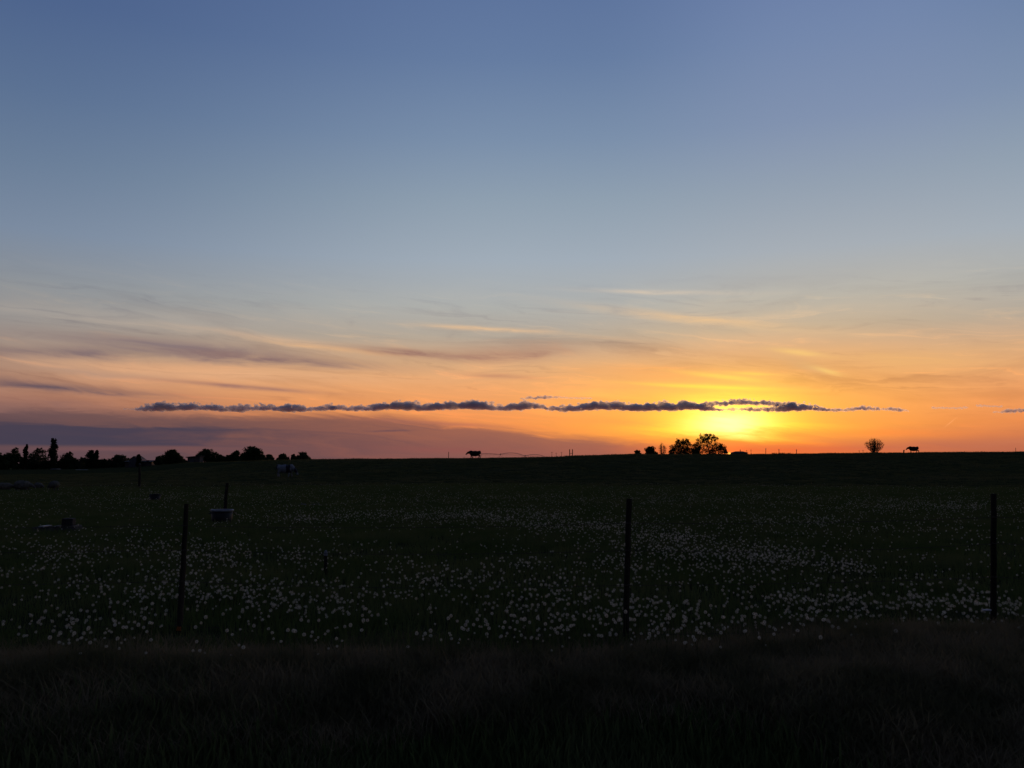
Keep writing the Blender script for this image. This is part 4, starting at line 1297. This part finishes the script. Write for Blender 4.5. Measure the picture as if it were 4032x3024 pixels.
# coarse tufts on the far slope and along the ridge line
x, y, z = sector(22000, 50.0, 165.0, 36)
a = np.radians(rng.uniform(-36, 36, 7000))
el, rd = ridge(np.degrees(a))
rr = rd + rng.uniform(-14, 3, 7000)
x = np.concatenate([x, rr * np.sin(a)]); y = np.concatenate([y, rr * np.cos(a)])
z = terrain(x, y)
sc = 0.4 + 0.5 * rng.random(len(x)) ** 3 + 0.8 * np.clip(fbm(x * 0.35, y * 0.35, 21, 3), 0, 1)
sc[22000:] *= 1.0 + 1.4 * rng.random(7000) ** 2
scatter('slope_grass', np.stack([x, y, z - 0.02], 1), rng.uniform(0, 6.28, len(x)), sc, coarse, 'coarse grass tufts on the dark slope and ridge', 'grass')

# ------------------------------------------------------------------ dandelion clocks
def seed_head(name, npap, r, arms, seed, part=True):
    """ball of radiating seeds, each ending in a small parasol"""
    rnd = random.Random(seed)
    vs, fs = [], []
    ga = math.pi * (3 - math.sqrt(5))
    for i in range(npap):
        zz = 1 - 2 * (i + 0.5) / npap
        rr = math.sqrt(max(0, 1 - zz * zz)); a = ga * i
        d = Vector((rr * math.cos(a), rr * math.sin(a), zz))
        R_ = r * rnd.uniform(0.9, 1.05)
        u = d.cross(rvec(rnd)).normalized(); v = d.cross(u)
        c = d * R_ * 0.86
        b = len(vs)
        vs.append(tuple(c))
        sp = r * 0.38 * (1 if npap > 50 else 1.35)
        for k in range(arms):
            w = 2 * math.pi * k / arms
            e = u * math.cos(w) + v * math.sin(w); e2 = u * math.cos(w + 0.21) + v * math.sin(w + 0.21)
            vs.append(tuple(d * R_ + e * sp)); vs.append(tuple(d * R_ + e2 * sp))
            fs.append((b, len(vs) - 2, len(vs) - 1))
        # beak
        b = len(vs); q = r * 0.018
        vs += [tuple(d * r * 0.2 + u * q), tuple(d * r * 0.2 - u * q), tuple(c)]
        fs.append((b, b + 1, b + 2))
    me = bpy.data.meshes.new(name); me.from_pydata(vs, [], fs); me.update()
    return me

HR = 0.0148
def stem_geo(h, bend, n=5):
    mb = MB(); mb.tube([(0, 0, -0.03), (bend * 0.3, 0, h * 0.55), (bend, 0, h)], [0.0028, 0.0024, 0.002], n)
    return mb
core_me = MB().lathe([(0, -0.005), (0.004, -0.004), (0.0058, 0), (0.004, 0.004), (0, 0.005)], 8).mesh('receptacle')
head_mes = [seed_head('seed_head', 62, HR, 5, s) for s in (1, 2, 3)]
for m_ in head_mes: m_.materials.append(M['fluff'])
core_me.materials.append(M['seed'])
kinds = []
for i, (h, bd) in enumerate(((0.24, 0.03), (0.29, -0.02), (0.20, 0.05), (0.33, 0.02))):
    me = stem_geo(h, bd).mesh('stem'); me.materials.append(M['stem'])
    kinds.append((me, h, bd))

# density of heads over the ground, as the photograph shows the patches
PATCH = [(1900, 2018, 260, 16, .9), (2250, 2058, 260, 24, 1.0), (2560, 2115, 240, 34, 1.0), (2850, 2160, 230, 30, .9), (3200, 2215, 240, 34, 1.0), (2950, 2190, 300, 40, .7),
         (3700, 1984, 380, 20, 1.0), (3180, 2045, 170, 16, .9), (3420, 2085, 240, 18, .4), (3050, 2340, 260, 60, .9), (3420, 2345, 220, 50, .75), (3760, 2365, 180, 55, .9), (4000, 2370, 100, 40, .6),
         (2620, 2478, 340, 28, 1.0), (2200, 2490, 170, 26, .9), (1800, 2508, 200, 22, .9), (1300, 2520, 130, 22, 1.0), (1480, 2540, 120, 10, .5), (2350, 2360, 330, 60, .5), (2250, 2220, 280, 50, .35),
         (1020, 2335, 300, 42, .95), (1480, 2318, 200, 24, .8), (1700, 2260, 140, 26, .7), (1130, 2185, 180, 14, .8), (760, 2185, 320, 46, .6), (300, 2310, 280, 50, .4), (250, 2180, 250, 40, .35),
         (480, 2490, 220, 34, .35), (620, 2330, 240, 50, .6), (1500, 2025, 300, 12, .6), (1250, 2040, 220, 8, .7), (700, 1950, 500, 30, .3), (2650, 1960, 400, 26, .35), (3150, 1950, 300, 14, .35), (1900, 1960, 500, 20, .25)]
VOID = [(1600, 2110, 420, 45, 1.0), (2520, 2310, 170, 26, .8), (3450, 2130, 420, 30, .6), (1950, 2150, 300, 50, .6), (300, 2050, 380, 50, .6), (1350, 2250, 220, 18, .8), (3800, 2200, 260, 60, .7), (1500, 2430, 420, 26, .6), (700, 2440, 200, 24, .5), (950, 2100, 300, 30, .5)]
def density(px, py, x, y):
    d = np.full(px.shape, 0.17)
    for cx, cy, sx, sy, w in PATCH:
        d += 1.0 * w * np.exp(-((px - cx) / sx) ** 2 - ((py - cy) / sy) ** 2)
    for cx, cy, sx, sy, w in VOID:
        d *= 1 - w * np.exp(-((px - cx) / sx) ** 2 - ((py - cy) / sy) ** 2)
    lump = np.clip(0.95 + 1.9 * vnoise(x * 1.6, y * 1.6, 31) + 1.2 * vnoise(x * 5.1, y * 5.1, 33), 0.05, 2.2)
    return np.clip(d * lump, 0, 1.6)
x, y, z = sector(90000, 7.6, 74.0, 35, 1)
# even density per square metre, thinned by patches
px, py = pix_of(x, y, z + 0.22)
gx, gy = pix_of(x, y, z)
r = np.hypot(x, y)
prob = density(px, py, x, y) * np.clip((r / 22.0) ** 1.12, 0.10, 1.0) * 0.74
ok = (rng.random(len(x)) < prob) & (py < np.interp(px, VX, VY) - 8 + 26 * rng.random(len(x)) ** 4 * 2) & (py > 1903)
x, y, z, r, px, py = x[ok], y[ok], z[ok], r[ok], px[ok], py[ok]
inside = (px > 6) & (px < 4026)
order = np.argsort(np.where(inside, r, r + 1000))
near = order[:300]
far = order[300:]
print('dandelions', len(x))

def where_label(X, Y):
    row = 'frontmost along the fence' if Y > 2515 else ('in the second row back' if Y > 2488 else ('in the third row back' if Y > 2462 else ('in the fourth row back' if Y > 2438 else 'in the fifth row back')))
    if X < 705: side = ('at the left edge of the picture', 'left of the left post', 'just left of the left post')[min(2, int(X / 235))]
    elif X < 2458: side = ('just right of the left post', 'well right of the left post', 'midway between left and middle post', 'well left of the middle post', 'just left of the middle post')[min(4, int((X - 705) / 351))]
    elif X < 3906: side = ('just right of the middle post', 'well right of the middle post', 'midway between middle and right post', 'well left of the right post', 'just left of the right post')[min(4, int((X - 2458) / 290))]
    else: side = 'right of the right post'
    return 'dandelion clock %s, %s' % (row, side)
rnd = random.Random(77)
for i in near:
    me, h, bd = kinds[rnd.randrange(len(kinds))]
    t = empty('dandelion', (x[i], y[i], z[i]), rnd.uniform(0, 6.28))
    s = rnd.choice((rnd.uniform(0.55, 0.8), rnd.uniform(0.8, 1.1), rnd.uniform(0.85, 1.12)))
    t.scale = (s, s, s * rnd.uniform(0.85, 1.15))
    lab = where_label(px[i], py[i])
    tag(t, lab, 'dandelion', 'dandelions ' + lab[16:])
    so = bpy.data.objects.new('stem', me); COL.objects.link(so); so.parent = t
    ho = bpy.data.objects.new('seed_head', head_mes[rnd.randrange(3)]); COL.objects.link(ho); ho.parent = t
    ho.location = (bd, 0, h + 0.004)
    co = bpy.data.objects.new('receptacle', core_me); COL.objects.link(co); co.parent = ho

def far_proto(i):
    h = (0.22, 0.27, 0.19)[i]
    hm = seed_head('far_head', 26, HR * 1.05, 4, 20 + i)
    vs = [(v.co.x, v.co.y, v.co.z + h) for v in hm.vertices]; fs = [tuple(p.vertices) for p in hm.polygons]
    nh = len(fs)
    st = stem_geo(h, 0.0, 3); b = len(vs)
    vs += st.v; fs += [tuple(q + b for q in f) for f in st.f]
    bpy.data.meshes.remove(hm)
    me = bpy.data.meshes.new('dandelion_far'); me.from_pydata(vs, [], fs); me.update()
    me.materials.append(M['fluff']); me.materials.append(M['stem'])
    for p in me.polygons:
        if p.index >= nh: p.material_index = 1
    return bpy.data.objects.new('dandelion_far', me)
scatter('dandelion_field', np.stack([x[far], y[far], z[far]], 1), rng.uniform(0, 6.28, len(far)), rng.uniform(0.6, 1.1, len(far)), [far_proto(i) for i in range(3)], 'countless small white dandelion clocks spread over the far field', 'dandelions')
